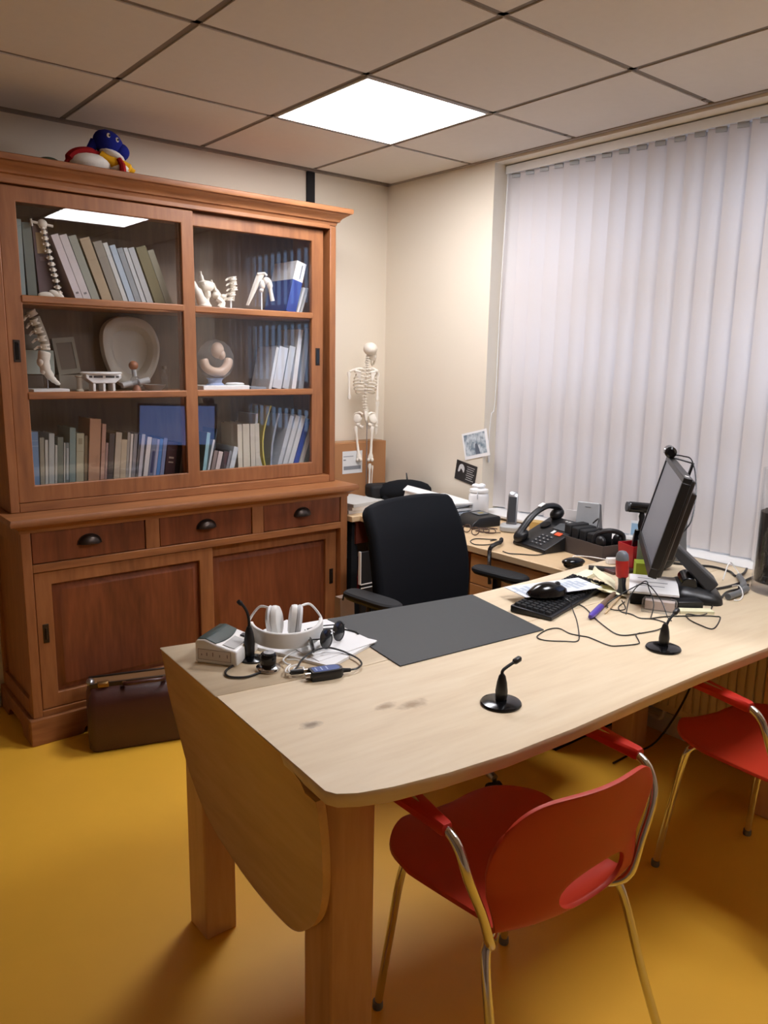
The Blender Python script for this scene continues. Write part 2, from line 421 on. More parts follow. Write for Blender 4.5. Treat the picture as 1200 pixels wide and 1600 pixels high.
for s_, x in ((1, -2.07), (-1, -.58)):
    m_ = MB(); a, b_ = sorted((x+s_*.012, x+s_*.03)); m_.box(a, b_, -.405, -.04, .106, .863)
    a, b_ = sorted((x, x+s_*.03)); m_.box(a, b_, -.405, -.04, .78, .863); m_.box(a, b_, -.405, -.04, .106, .17)
    m_.build('side_panel', V, cb, bevel=.002)
m_ = MB(); m_.box(-2.05, -.6, -.02, -.008, .106, .863); m_.box(-2.034, -.619, -.38, -.02, .106, .118); m_.build('back_panel', V, cb)
def cup(mb, x, y, z, w_=.085, h_=.034, d_=.026):
    rows = []
    for i in range(7):
        t_ = i/6*math.pi*.5; row = []
        for k in range(13):
            a = math.pi*k/12
            row.append((x - w_/2*math.cos(a)*math.cos(t_*.0)*(1-.0*i), 0, 0)); 
        rows.append(row)
    rows = []
    for i in range(8):
        u = i/7*math.pi/2      # from wall rim outwards
        row = []
        for k in range(15):
            a = math.pi*k/14
            row.append((x - w_/2*math.cos(a)*math.cos(u), y - d_*math.sin(u), z + h_*math.sin(a)*math.cos(u)))
        rows.append(row)
    mb.sheet(rows, .002)
    mb.tube([(x-w_/2-.004, y-.001, z-.001)] + [(x - (w_/2+.003)*math.cos(math.pi*k/10), y-.001, z + (h_+.003)*math.sin(math.pi*k/10)) for k in range(11)] + [(x+w_/2+.004, y-.001, z-.001)], .0025, 6)
for a, b_ in ((-2.033, -1.595), (-1.535, -1.105), (-1.046, -.620)):
    dr = MB().box(a+.002, b_-.002, -.440, -.418, .714, .836).build('drawer', P, cb, bevel=.003)
    k = MB(); cup(k, (a+b_)/2-.005, -.4405, .768); k.build('handle', M['bronze'], dr)
def slidedoor(a, b_, y, hx):
    d = MB()   # stiles and rails are joined into one frame
    d.loft([[(a, yy, .132), (b_, yy, .132), (b_, yy, .679), (a, yy, .679)] for yy in (y+.024, y)] + [[(a+.062, yy, .19), (b_-.062, yy, .19), (b_-.062, yy, .628), (a+.062, yy, .628)] for yy in (y, y+.024)] + [[(a, y+.024, .132), (b_, y+.024, .132), (b_, y+.024, .679), (a, y+.024, .679)]], cap=False)
    o = d.build('sliding_door', V, cb, bevel=.003)
    p_ = MB(); x0, x1 = a+.060, b_-.060
    p_.loft([[(x0, y+.019, .188), (x1, y+.019, .188), (x1, y+.019, .63), (x0, y+.019, .63)],
             [(x0+.012, y+.018, .200), (x1-.012, y+.018, .200), (x1-.012, y+.018, .618), (x0+.012, y+.018, .618)],
             [(x0+.03, y+.004, .218), (x1-.03, y+.004, .218), (x1-.03, y+.004, .60), (x0+.03, y+.004, .60)],
             [(x0+.034, y+.004, .222), (x1-.034, y+.004, .222), (x1-.034, y+.004, .596), (x0+.034, y+.004, .596)]])
    p_.build('panel', P, o)
    h = MB(); h.box(hx-.011, hx+.011, y-.002, y+.002, .40, .475); h.tube([(hx, y-.004, .415), (hx, y-.004, .46)], .004, 6); h.build('handle', M['bronze'], o, bevel=.001)
slidedoor(-2.031, -1.298, -.438, -2.001); slidedoor(-1.345, -.622, -.411, -.652)
m_ = MB(); mold(m_, -2.07, -.58, -.445, [(.002, .835), (.004, .848), (.014, .856), (.026, .864), (.026, .866), (.038, .868), (.041, .880), (.036, .893)])
m_.build('worktop', Hh, cb)
# upper part
for q in ((-2.07, -2.036), (-.611, -.577)): MB().box(*q, -.335, -.004, .894, 2.09).build('upright', V, cb, bevel=.003)
MB().box(-2.036, -.611, -.335, -.004, .894, .928).build('bottom_board', Hh, cb, bevel=.002)
MB().box(-2.036, -.611, -.26, -.004, 2.06, 2.09).build('top_board', Hh, cb, bevel=.002)
MB().box(-2.036, -.611, -.335, -.318, 2.076, 2.108).build('frieze', Hh, cb, bevel=.002)
MB().box(-2.036, -.611, -.014, -.004, .928, 2.06).build('back_board', M['board'], cb)
for z in (1.665, 1.315): MB().box(-2.035, -.612, -.272, -.014, z, z+.024).build('shelf', Hh, cb, bevel=.002)
m_ = MB(); mold(m_, -2.07, -.577, -.335, [(.0, 2.092), (.004, 2.104), (.013, 2.108), (.014, 2.113), (.020, 2.122), (.034, 2.132), (.044, 2.138), (.046, 2.141), (.056, 2.144), (.058, 2.150), (.058, 2.163), (.054, 2.166)])
m_.build('cornice', Hh, cb)
def glassdoor(a, b_, ga, gb, y, hx):
    th = .022; d = MB()
    lp = lambda x0, x1, z0, z1, yy: [(x0, yy, z0), (x1, yy, z0), (x1, yy, z1), (x0, yy, z1)]
    d.loft([lp(a, b_, .929, 2.07, y+th), lp(a, b_, .929, 2.07, y), lp(ga, gb, .992, 2.018, y), lp(ga, gb, .992, 2.018, y+th), lp(a, b_, .929, 2.07, y+th)], cap=False)
    o = d.build('glass_door', V, cb, bevel=.003)
    for z0, z1 in ((1.669, 1.696), (1.317, 1.345)):
        MB().box(ga-.004, gb+.004, y-.004, y+th-.002, z0, z1).build('glazing_bar', Hh, o, bevel=.004)
    for z0, z1 in ((.992, 1.317), (1.345, 1.669), (1.696, 2.018)):
        MB().box(ga-.003, gb+.003, y+.009, y+.013, z0-.003, z1+.003).build('glass_pane', M['glass'], o)
    h = MB(); h.box(hx-.012, hx+.012, y-.002, y+.003, 1.455, 1.535); h.box(hx-.007, hx+.007, y-.003, y-.001, 1.463, 1.527, 1)
    h.build('handle', [M['bronze'], M['black_gl']], o, bevel=.001)
glassdoor(-2.036, -1.294, -1.975, -1.348, -.331, -2.006)
glassdoor(-1.352, -.628, -1.282, -.692, -.304, -.66)

# ------------------------------------------------------------------ books and papers behind the glass
PAGES = M['paper_o']
def book(name, x, z0, w_, h_, lean, dep, yf, col, label, cat='book', group=None, extra=None, hard=True, rough=.5, curve=0.):
    """spine faces the glass (-y); x is the middle of the spine at the shelf"""
    a = R(lean); lift = abs(math.sin(a))*w_/2
    mb = MB(T(x, yf, z0+lift+.0008) @ ry(a)); m0, m1 = 0, 1
    t_ = .002 if hard else .0008; w_ = max(w_*.97, .0035); t_ = min(t_, w_*.3)
    if hard:
        mb.box(-w_/2, -w_/2+t_, 0, dep, 0, h_); mb.box(w_/2-t_, w_/2, 0, dep, 0, h_); mb.box(-w_/2+t_, w_/2-t_, 0, .003, 0, h_)
        mb.box(-w_/2+t_, w_/2-t_, .003, dep-.004, .003, h_-.004, 1)
    else:
        mb.box(-w_/2, w_/2, 0, dep, 0, h_); mb.box(-w_/2+t_, w_/2-t_, .0005, dep, h_-.0005, h_+.0006, 1)
    mats = [pm(col, rough), PAGES]
    if extra:
        for (c2, u0_, u1_, v0, v1) in extra:
            mats.append(pm(c2)); mb.box(w_*(u0_-.5), w_*(u1_-.5), -.0007, .0002, h_*v0, h_*v1, len(mats)-1)
    return tag(mb.build(name, mats), label, cat, group)
BS = 'books on the bottom shelf behind the left glass door'
BL = [
 (-1.951, .028, .254, 1.6, (112, 142, 176), 'light blue hardback, leftmost on the bottom shelf by the left post', [((150, 170, 190), 0, 1, .78, .79), ((150, 170, 190), 0, 1, .86, .87)]),
 (-1.927, .016, .230, 2.4, (150, 145, 126), 'beige grey book right of the light blue hardback', None),
 (-1.912, .011, .220, 3.0, (190, 190, 180), 'thin off-white booklet between the beige grey book and the pale grey volume', None),
 (-1.894, .021, .244, 3.4, (178, 182, 176), 'pale grey volume, fourth from the left post on the bottom shelf', None),
 (-1.877, .008, .198, 3.6, (186, 186, 176), 'short thin pale booklet leaning on the dark green-grey book', None),
 (-1.861, .021, .228, 3.6, (108, 114, 102), 'dark green-grey book with worn spine, left of the tall teal one', None),
 (-1.845, .006, .205, 3.6, (180, 182, 172), 'very thin pale booklet just right of the dark green-grey book', None),
 (-1.834, .012, .205, 3.6, (112, 120, 116), 'short slate grey book leaning against the tall teal one', [((170, 176, 172), .2, .8, .3, .9)]),
 (-1.814, .024, .263, 3.6, (124, 142, 136), 'tall teal grey book left of the cream one with a round emblem', None),
 (-1.785, .030, .240, 3.8, (172, 166, 138), 'cream book with a round emblem at the top of its spine', [((140, 132, 104), .25, .75, .82, .92), ((150, 142, 112), .1, .9, .70, .71)]),
 (-1.762, .012, .230, 3.8, (112, 92, 62), 'thin dark brown book against the tallest tan binder', None),
 (-1.730, .046, .295, 4.8, (176, 132, 100), 'thick tan binder, tallest on the bottom shelf', None),
 (-1.696, .016, .274, 5.2, (180, 138, 118), 'tall slim salmon brown book right of the thick tan binder', None),
 (-1.682, .010, .197, 5.4, (150, 118, 110), 'short dull pink booklet beside the salmon brown book', None),
 (-1.664, .022, .233, 5.8, (76, 64, 58), 'dark brown book just left of the wide beige one', None),
 (-1.637, .025, .237, 6.0, (178, 162, 140), 'wide beige book right of the dark brown one', None),
 (-1.611, .024, .206, 5.6, (186, 168, 140), 'short cream book right of the wide beige one', None),
 (-1.593, .011, .236, 5.6, (150, 142, 132), 'thin taupe book standing behind the short cream one', None),
 (-1.581, .010, .229, 6.0, (206, 196, 186), 'thin white-edged booklet near the middle of the left bottom shelf', None),
 (-1.567, .016, .229, 6.6, (132, 128, 130), 'mid grey book before the leaning row of pale books', None),
 (-1.553, .008, .224, 7.4, (84, 78, 78), 'thin charcoal book squeezed between two grey books', None),
 (-1.540, .015, .226, 8.2, (184, 180, 184), 'light grey book leaning left of the white paperback', None),
 (-1.530, .005, .224, 8.6, (70, 66, 70), 'thin dark pamphlet leaning on the white paperback', None),
 (-1.516, .020, .213, 9.2, (216, 208, 202), 'white paperback left of the grey-blue book with white marks', None),
 (-1.493, .023, .206, 9.4, (118, 122, 140), 'grey-blue book with white marks low on its spine', [((220, 220, 226), .15, .85, .06, .14), ((220, 220, 226), .15, .85, .18, .24), ((60, 60, 96), .3, .8, .3, .75)]),
 (-1.475, .011, .202, 9.2, (172, 170, 194), 'thin lavender book left of the bright blue one', None),
 (-1.460, .015, .203, 8.8, (84, 132, 190), 'slim bright blue book on the bottom shelf', None),
 (-1.442, .017, .205, 8.8, (140, 146, 176), 'grey lavender book between the bright blue one and the maroon one', None),
 (-1.407, .046, .184, 9.0, (74, 42, 40), 'thick dark maroon hardback with two gilt lines on its spine', [((190, 170, 150), .25, .75, .62, .66), ((190, 170, 150), .25, .75, .52, .55)]),
 (-1.372, .022, .181, 9.0, (38, 28, 28), 'black book right of the thick maroon hardback', None),
]
for i, (x, w_, h_, le, col, lab, ex) in enumerate(BL):
    book('book', x, .929, w_, h_+.006, le, random.uniform(.14, .17), -.25, col, lab, 'book', BS, ex)
TS = 'books leaning on the top shelf behind the left glass door'
TL = [
 (-1.948, .018, .281, 0, (150, 164, 160), 'slim pale teal binder, leftmost on the top shelf', None),
 (-1.915, .034, .272, -1.3, (112, 120, 112), 'grey-green binder next to the slim pale teal one', None),
 (-1.863, .055, .267, -2.8, (98, 80, 82), 'wide plum brown binder with a beige spine label', [((184, 166, 130), .18, .82, .62, .90), ((126, 108, 112), .3, .8, .52, .58)]),
 (-1.741, .028, .250, -19.2, (214, 204, 204), 'white binder leaning left of a second white one', [((120, 116, 118), .3, .7, .10, .13)]),
 (-1.710, .029, .252, -19.0, (206, 198, 196), 'white binder leaning left against the grey-green file', [((120, 116, 118), .3, .7, .10, .13)]),
 (-1.677, .031, .252, -18.8, (150, 152, 138), 'grey-green file leaning right of the two white binders', None),
 (-1.632, .040, .247, -18.8, (166, 146, 116), 'tan folder with frayed edge, fifth of the leaning row', None),
 (-1.587, .036, .239, -18.6, (138, 130, 116), 'taupe folder leaning right of the tan one', None),
 (-1.556, .018, .239, -18.6, (196, 196, 190), 'thin whitish binder leaning left of the pale blue one', None),
 (-1.530, .023, .232, -18.6, (168, 182, 194), 'pale blue binder in the leaning row of the top shelf', None),
 (-1.503, .023, .224, -18.6, (138, 142, 144), 'mid grey binder leaning right of the pale blue one', None),
 (-1.479, .017, .228, -18.6, (182, 184, 182), 'slim light grey binder right of the mid grey one', None),
 (-1.453, .025, .230, -19.0, (170, 170, 168), 'grey binder leaning left of the olive one', None),
 (-1.410, .044, .236, -19.2, (110, 100, 62), 'wide olive green binder at the right of the leaning row', None),
 (-1.370, .027, .229, -19.6, (136, 130, 108), 'khaki binder, last of the leaning row on the top shelf', None),
]
for (x, w_, h_, le, col, lab, ex) in TL:
    book('binder', x, 1.689, w_, h_, le, random.uniform(.17, .2), -.25, col, lab, 'binder', TS, ex)
RS = 'papers and booklets on the bottom shelf behind the right glass door'
BR = [
 (-1.227, .017, .216, 9.0, (150, 190, 194), 'pale turquoise booklet, leftmost behind the right glass door', False),
 (-1.210, .010, .185, 13, (214, 214, 212), 'thin white booklet right of the pale turquoise one', False),
 (-1.190, .017, .134, 13.5, (150, 132, 126), 'short mottled brown paperback on the right bottom shelf', True),
 (-1.166, .022, .128, 14.0, (214, 198, 192), 'short white paperback leaning on the dark one', True),
 (-1.140, .024, .127, 14.5, (78, 66, 66), 'short dark brown paperback between white ones', True),
 (-1.118, .012, .129, 14.5, (140, 142, 146), 'thin grey paperback left of the small white brochure', True),
 (-1.094, .024, .145, 15, (200, 208, 212), 'small pale brochure leaning left of the cream journals', False),
 (-1.036, .024, .246, 0.0, (216, 208, 188), 'cream journal, leftmost of the four upright cream ones', True),
 (-1.002, .036, .247, -.2, (214, 206, 186), 'thickest of the four upright cream journals', True),
 (-.967, .025, .246, -.6, (210, 202, 184), 'cream journal, third of the four upright ones', True),
 (-.941, .023, .247, -1.0, (208, 200, 182), 'cream journal, rightmost of the four upright ones', True),
 (-.838, .022, .286, 17.5, (198, 202, 206), 'white folder leaning beside the grey sleeve', False),
 (-.808, .024, .286, 18.2, (214, 216, 216), 'white folder leaning left of the taller white one', False),
 (-.776, .025, .285, 18.8, (220, 222, 222), 'white folder leaning directly against the blue one', False),
 (-.745, .024, .270, 19.2, (36, 74, 166), 'royal blue folder leaning among white ones', True),
 (-.715, .024, .233, 19.2, (214, 208, 198), 'cream folder leaning right of the royal blue one', False),
 (-.684, .016, .180, 19.0, (120, 130, 124), 'short grey-green booklet at the far right end of the bottom shelf', False),
]
for (x, w_, h_, le, col, lab, hd) in BR:
    book('booklet' if w_ < .03 else 'journal', x, .929, w_, h_+.006, le, random.uniform(.16, .19) if w_ > .02 else .14, -.22, col, lab, 'booklet', RS, hard=hd)
MS = 'folders leaning on the middle shelf behind the right glass door'
for (x, w_, h_, le, col, lab) in [
 (-.872, .015, .198, 13, (206, 206, 206), 'thin white folder, leftmost leaning on the middle shelf'),
 (-.836, .050, .196, 12.6, (196, 198, 202), 'wide light grey box folder on the middle shelf'),
 (-.788, .034, .202, 12.4, (190, 194, 198), 'light grey folder right of the wide box folder'),
 (-.741, .024, .282, 9.0, (222, 222, 222), 'tall white folder sticking up above the others'),
 (-.700, .028, .288, 8.4, (150, 154, 160), 'tall grey plastic folder next to the right post')]:
    book('folder', x, 1.339, w_, h_, le, .17, -.22, col, lab, 'folder', MS, hard=False)
# curved magazine file, yellow sheet and grey sleeve
def bent(name, x, w_, h_, bulge, col, label, cat, dep=.17, z0=.929, lean=0., yf=-.215, mt=None):
    mb = MB(T(x, yf, z0) @ ry(R(lean))); loops = []
    for k in range(9):
        t_ = k/8; c_ = bulge*math.sin(math.pi*t_)*1.0 + 0
        loops.append([(c_-w_/2, 0, h_*t_), (c_+w_/2, 0, h_*t_), (c_+w_/2, dep, h_*t_), (c_-w_/2, dep, h_*t_)])
    mb.loft(loops); return tag(mb.build(name, mt or pm(col)), label, cat)
bent('magazine', -.905, .012, .30, -.02, (200, 194, 186), 'thick sagging white magazine right of the cream journals', 'magazine', lean=-7)
bent('magazine', -.888, .007, .335, -.035, (206, 190, 90), 'thin bowed yellow magazine on the right bottom shelf', 'magazine', lean=4)
bent('document_sleeve', -.868, .010, .30, -.015, (150, 156, 168), 'blue-grey sagging document sleeve right of the yellow magazine', 'document sleeve', lean=9)
bent('plastic_folder', -1.186, .004, .24, 0, (120, 160, 200), 'translucent light blue folder standing among the short paperbacks', 'folder', dep=.14, lean=9, mt=glassmat('blue_film', (.55, .72, .92), .1, .12))
bent('document_sleeve', -.775, .003, .285, -.012, (200, 200, 200), 'clear plastic sleeve sticking up behind the tall white folder', 'document sleeve', dep=.16, z0=1.339, lean=4, yf=-.18, mt=M['glass_t'])
# archive box (blue and white) and two booklets, top right
mb = MB(T(-.768, -.24, 1.697) @ ry(R(15.4)))
mb.box(-.027, .027, 0, .20, 0, .150, 0); mb.box(-.027, .027, 0, .20, .150, .238, 1); mb.box(.004, .010, -.0008, .0, .16, .226, 2)
tag(mb.build('archive_box', [pm((38, 62, 140), .4), M['plast_w'], M['ink']], bevel=.001), 'blue box with a white upper part leaning on the top right shelf', 'box')
for x, lab in ((-.728, 'white booklet leaning right of the blue and white box'), (-.710, 'grey-white booklet leaning against the right post on the top shelf')):
    book('booklet', x, 1.689, .012, .128, 18.5, .15, -.235, (206, 206, 204) if x < -.72 else (176, 178, 178), lab, 'booklet', hard=False)
# ------------------------------------------------------------------ anatomical models and other things in the cabinet
BO = M['bone']
def vertebra(mb, c, r, h, back, side=(0, 1, 0), A=None):
    """body, arch, spinous and transverse processes; `back` points to the rear of the spine"""
    c = Vector(c); bk = Vector(back).normalized(); sd = Vector(side).normalized()
    upv = sd.cross(bk).normalized()
    Rm = Matrix((bk, sd, upv)).transposed()
    mb.lathe([(r*.2, -h/2), (r, -h/2), (r*1.02, -h*.4), (r*.86, 0), (r*1.02, h*.4), (r, h/2), (r*.2, h/2)], c, 12, A=Rm)
    mb.tube([c+bk*r*.8+sd*r*.35, c+bk*r*1.3+sd*r*.3, c+bk*r*1.5, c+bk*r*2.3-upv*h*.45], [r*.26, r*.26, r*.3, r*.2], 7)
    mb.tube([c+bk*r*.8-sd*r*.35, c+bk*r*1.3-sd*r*.3, c+bk*r*1.5], [r*.26, r*.26, r*.25], 7)
    mb.tube([c+bk*r*1.2+sd*r*.2, c+bk*r*1.25+sd*r*1.5], [r*.24, r*.15], 6)
    mb.tube([c+bk*r*1.2-sd*r*.2, c+bk*r*1.25-sd*r*1.5], [r*.24, r*.15], 6)
t = thing('lumbar_spine_model', 'curved lumbar spine model on a white base at the left middle shelf', 'anatomical model', (-1.865, -.2, 1.339))
MB().box(-1.935, -1.80, -.25, -.15, 1.3395, 1.352).build('base', M['plast_w'], t, bevel=.002)
MB().tube([(-1.868, -.2, 1.351), (-1.868, -.2, 1.44)], .003, 8).build('rod', M['alu'], t)
for (x, z, a) in ((-1.908, 1.638, 30), (-1.898, 1.607, 24), (-1.886, 1.576, 18), (-1.876, 1.545, 12), (-1.868, 1.513, 4)):
    m_ = MB(); vertebra(m_, (x, -.2, z), .0185, .021, (-math.cos(R(a)), 0, -math.sin(R(a)))); m_.build('vertebra', BO, t)
m_ = MB(); m_.tube(smooth([(-1.871, -.2, 1.495), (-1.876, -.2, 1.468), (-1.872, -.2, 1.43), (-1.855, -.2, 1.398), (-1.838, -.2, 1.38), (-1.822, -.2, 1.368)], 4), [.021]+[.024]*4+[.021]*4+[.017]*4+[.012]*3+[.009]*3+[.005]*2, 10)
m_.ell((-1.889, -.2, 1.455), (.014, .02, .02)); m_.ell((-1.882, -.2, 1.42), (.011, .014, .014)); m_.build('sacrum', BO, t)
m_ = MB(); m_.tube(smooth([(-1.897, -.2, 1.625), (-1.886, -.2, 1.592), (-1.876, -.2, 1.56), (-1.868, -.2, 1.53), (-1.866, -.2, 1.50)], 4), .0165, 10); m_.build('discs', pm((170, 160, 142)), t)
tag(MB().box(-1.985, -1.86, -.12, -.03, 1.3395, 1.405).build('carton', pm((84, 70, 58)), bevel=.002), 'dark brown box under the pale teal box on the middle shelf', 'box')
tag(MB().box(-1.98, -1.815, -.125, -.025, 1.406, 1.50).build('carton', pm((170, 178, 166)), bevel=.002), 'pale teal box behind the lumbar spine model', 'box')
tag(MB().box(-1.97, -1.83, -.11, -.03, 1.501, 1.56).build('carton', pm((128, 126, 114)), bevel=.002), 'grey box stacked on the pale teal box', 'box')
t = thing('picture_frame', 'grey framed picture leaning on the back board of the middle shelf', 'picture frame', (-1.74, -.03, 1.34))
A = T(-1.735, -.055, 1.405) @ ry(R(-6)) @ rx(R(-8))
m_ = MB(A); m_.box(-.045, -.032, -.006, .006, 0, .15); m_.box(.032, .045, -.006, .006, 0, .15); m_.box(-.032, .032, -.006, .006, 0, .02); m_.box(-.032, .032, -.006, .006, .13, .15); m_.build('frame', pm((150, 142, 124)), t)
MB(A).box(-.032, .032, -.002, .004, .02, .13).build('picture', pm((120, 106, 90)), t)
tag(MB().box(-1.79, -1.67, -.09, -.028, 1.3395, 1.402).build('carton', pm((150, 142, 128)), bevel=.002), 'low beige box under the grey picture frame', 'box')
t = thing('spool', 'beige spool shaped plastic piece left of the white three-legged stand', 'spool', (-1.745, -.2, 1.3395))
MB().lathe([(.001, 1.3395), (.016, 1.3395), (.016, 1.344), (.011, 1.349), (.011, 1.395), (.017, 1.399), (.017, 1.404), (.001, 1.404)], (-1.745, -.2, 0), 16).build('core', pm((178, 168, 150)), t)
t = thing('plastic_stand', 'white three-legged plastic stand with a slotted rim on the middle shelf', 'stand', (-1.655, -.2, 1.3395))
m_ = MB(T(-1.655, -.2, 0)); m_.prism([(-.045, 1.372), (-.072, 1.393), (-.072, 1.408), (.072, 1.408), (.072, 1.393), (.045, 1.372)], -.03, .03, 'y')
m_.build('body', M['plast_w'], t, bevel=.003)
m_ = MB(T(-1.655, -.2, 0)); m_.lathe([(.001, 1.408), (.082, 1.408), (.086, 1.413), (.08, 1.418), (.001, 1.418)], (0, 0, 0), 28, sy=.55); m_.build('rim', M['plast_w'], t)
for x in (-.04, 0, .04): MB(T(-1.655, -.2, 0)).box(x-.005, x+.005, -.028, .028, 1.3395, 1.373).build('leg', M['plast_w'], t, bevel=.001)
m_ = MB(T(-1.655, -.2, 0)); [m_.box(a, b_, -.0315, -.029, 1.395, 1.403) for a, b_ in ((-.06, -.048), (-.042, -.006), (.006, .042), (.048, .06))]; m_.build('slots', M['plast_dg'], t)
# bedpan standing upright
t = thing('bedpan', 'large grey-white bedpan standing upright against the back board', 'bedpan', (-1.485, -.07, 1.342))
ou = smooth([(-.115, .24), (-.075, .29), (0, .303), (.085, .28), (.128, .20), (.118, .11), (.07, .03), (.0, 0), (-.07, .04), (-.112, .14)], 5, True)
ctr = Vector((0, .155))
rows = []
for fct, yy in ((1.0, -.03), (1.02, -.05), (.99, -.068), (.90, -.072), (.76, -.066), (.68, -.05), (.62, -.028), (.40, -.018), (.01, -.016)):
    rows.append([(-1.485+ctr.x+(p.x-ctr.x)*fct + .02*(1-fct), yy-.025, 1.343+ctr.y+(p.y-ctr.y)*fct + .01*(1-fct)) for p in ou] )
    rows[-1].append(rows[-1][0])
m_ = MB(); m_.sheet(rows, .003); m_.build('bowl', mat('bedpan_grey', (206, 199, 184), .32), t)
MB().tube([(-1.545, -.12, 1.36), (-1.47, -.125, 1.372)], .013, 12).build('spout', M['plast_lg'], t)
t = thing('ball_joint_model', 'small joint model with a brown ball in front of the bedpan', 'anatomical model', (-1.515, -.215, 1.3395))
m_ = MB(); m_.ell((-1.525, -.215, 1.445), .0195); m_.build('ball', pm((158, 104, 74), .45), t)
m_ = MB(); m_.tube([(-1.525, -.215, 1.43), (-1.522, -.215, 1.40)], .010, 10); m_.tube([(-1.575, -.215, 1.362), (-1.535, -.215, 1.372)], .012, 10); m_.tube([(-1.505, -.215, 1.375), (-1.46, -.215, 1.385)], .013, 10); m_.build('arms', M['plast_lg'], t)
m_ = MB(); m_.ell((-1.52, -.215, 1.382), .021); m_.build('clear_socket', M['glass_t'], t)
m_ = MB(); m_.lathe([(.001, 1.3395), (.02, 1.3395), (.017, 1.352), (.008, 1.364), (.001, 1.365)], (-1.515, -.215, 0), 16); m_.build('foot', pm((150, 96, 70)), t)
t = thing('bowl', 'small shallow white bowl at the right end of the left middle shelf', 'bowl', (-1.432, -.2, 1.3395))
MB().lathe([(.001, 1.3395), (.026, 1.3395), (.04, 1.352), (.05, 1.366), (.047, 1.366), (.037, 1.354), (.024, 1.344), (.001, 1.344)], (-1.432, -.2, 0), 24).build('bowl_body', M['plast_lg'], t)
t = thing('vial', 'small clear glass vial beside the shallow white bowl', 'bottle', (-1.375, -.18, 1.3395))
MB().lathe([(.001, 1.3395), (.013, 1.3395), (.014, 1.343), (.014, 1.40), (.007, 1.412), (.007, 1.43), (.001, 1.43)], (-1.375, -.18, 0), 16).build('glass_body', M['glass_t'], t)
MB().lathe([(.001, 1.43), (.009, 1.43), (.009, 1.443), (.001, 1.443)], (-1.375, -.18, 0), 12).build('stopper', pm((130, 120, 110)), t)
# transparent organ model
t = thing('organ_model', 'clear plastic shell with beige organs inside on a white base, middle right shelf', 'anatomical model', (-1.12, -.19, 1.3395))
MB().box(-1.225, -.995, -.245, -.12, 1.3395, 1.361).build('base', M['plast_w'], t, bevel=.003)
MB().lathe([(.001, 1.361), (.045, 1.361), (.03, 1.372), (.032, 1.385), (.04, 1.392), (.001, 1.392)], (-1.14, -.19, 0), 20).build('foot', pm((150, 166, 196), .3), t)
m_ = MB(); A = T(-1.135, -.19, 1.472)
m_.M = A; m_.ell((0, 0, 0), (.092, .06, .092), seg=10, rings=7); m_.build('clear_shell', M['glass_t'], t, flat=True)
OR = pm((214, 184, 160), .3)
m_ = MB(); m_.ell((-1.125, -.19, 1.515), (.03, .028, .036)); m_.ell((-1.11, -.2, 1.495), (.018, .02, .022)); m_.build('upper_organ', OR, t)
m_ = MB(); m_.tube(smooth([(-1.195, -.19, 1.475), (-1.185, -.195, 1.44), (-1.15, -.2, 1.42), (-1.11, -.2, 1.422), (-1.08, -.195, 1.45), (-1.07, -.19, 1.48)], 4), [.017]+[.021]*18+[.019, .014], 10); m_.build('lower_organ', OR, t)
tag(MB().lathe([(.001, 1.3615), (.04, 1.3615), (.044, 1.366), (.035, 1.371), (.001, 1.373)], (-1.035, -.18, 0), 24).build('lid', M['plast_w']), 'flat white lid lying on the base of the clear organ model', 'lid')
tag(MB().box(-.985, -.905, -.24, -.10, 1.3395, 1.352).build('notebook', pm((140, 148, 158))), 'grey-blue notebook lying flat on the right middle shelf', 'notebook')
# pelvis, short spine, shoulder on the top right shelf
Z = 1.6895
t = thing('pelvis_model', 'bone coloured hip and pelvis model at the left of the right top shelf', 'anatomical model', (-1.17, -.2, Z))
m_ = MB()
m_.tube(smooth([(-1.245, -.21, 1.80), (-1.225, -.21, 1.765), (-1.20, -.2, 1.725), (-1.175, -.2, 1.70)], 4), [.012]*4+[.02]*4+[.024]*4+[.018], 10)
m_.ell((-1.186, -.2, 1.705), (.03, .03, .016)); m_.build('femur', BO, t)
m_ = MB(); m_.tube(smooth([(-1.193, -.18, 1.852), (-1.188, -.18, 1.822), (-1.18, -.18, 1.795), (-1.165, -.18, 1.765), (-1.165, -.18, 1.73), (-1.168, -.18, 1.70)], 4), [.006]*3+[.012]*3+[.026]*5+[.022]*4+[.014]*4+[.016]*2, 10, flat=.7)
m_.ell((-1.165, -.19, 1.79), (.03, .02, .024)); m_.build('hip_bone', BO, t)
m_ = MB(); m_.tube(smooth([(-1.137, -.17, 1.82), (-1.128, -.17, 1.795), (-1.112, -.17, 1.765), (-1.10, -.18, 1.745)], 4), [.006]*3+[.013]*4+[.018]*4+[.014]*2, 10, flat=.7)
m_.ell((-1.118, -.18, 1.755), (.02, .018, .016)); m_.ell((-1.09, -.19, 1.75), (.015, .015, .012)); m_.build('other_hip_bone', BO, t)
m_ = MB(); m_.tube(smooth([(-1.125, -.2, 1.74), (-1.105, -.21, 1.72), (-1.12, -.21, 1.70)], 4), .014, 8); m_.ell((-1.10, -.2, 1.698), (.022, .018, .009)); m_.build('pubic_bone', BO, t)
t = thing('short_spine_model', 'short five-vertebra spine model on a small white base beside the pelvis', 'anatomical model', (-1.062, -.2, Z))
MB().box(-1.112, -1.02, -.245, -.155, Z, Z+.011).build('base', M['plast_w'], t, bevel=.002)
MB().tube([(-1.058, -.2, Z+.01), (-1.058, -.2, 1.735)], .004, 8).build('rod', M['plast_w'], t)
for k in range(5):
    m_ = MB(); vertebra(m_, (-1.05+.004*k - .012*abs(k-2)/2, -.2, 1.742+.0225*k), .0165, .015, (-1, 0, -.15)); m_.build('vertebra', BO, t)
MB().tube([(-1.056, -.2, 1.735), (-1.044, -.2, 1.835)], .0145, 10).build('discs', pm((186, 174, 152)), t)
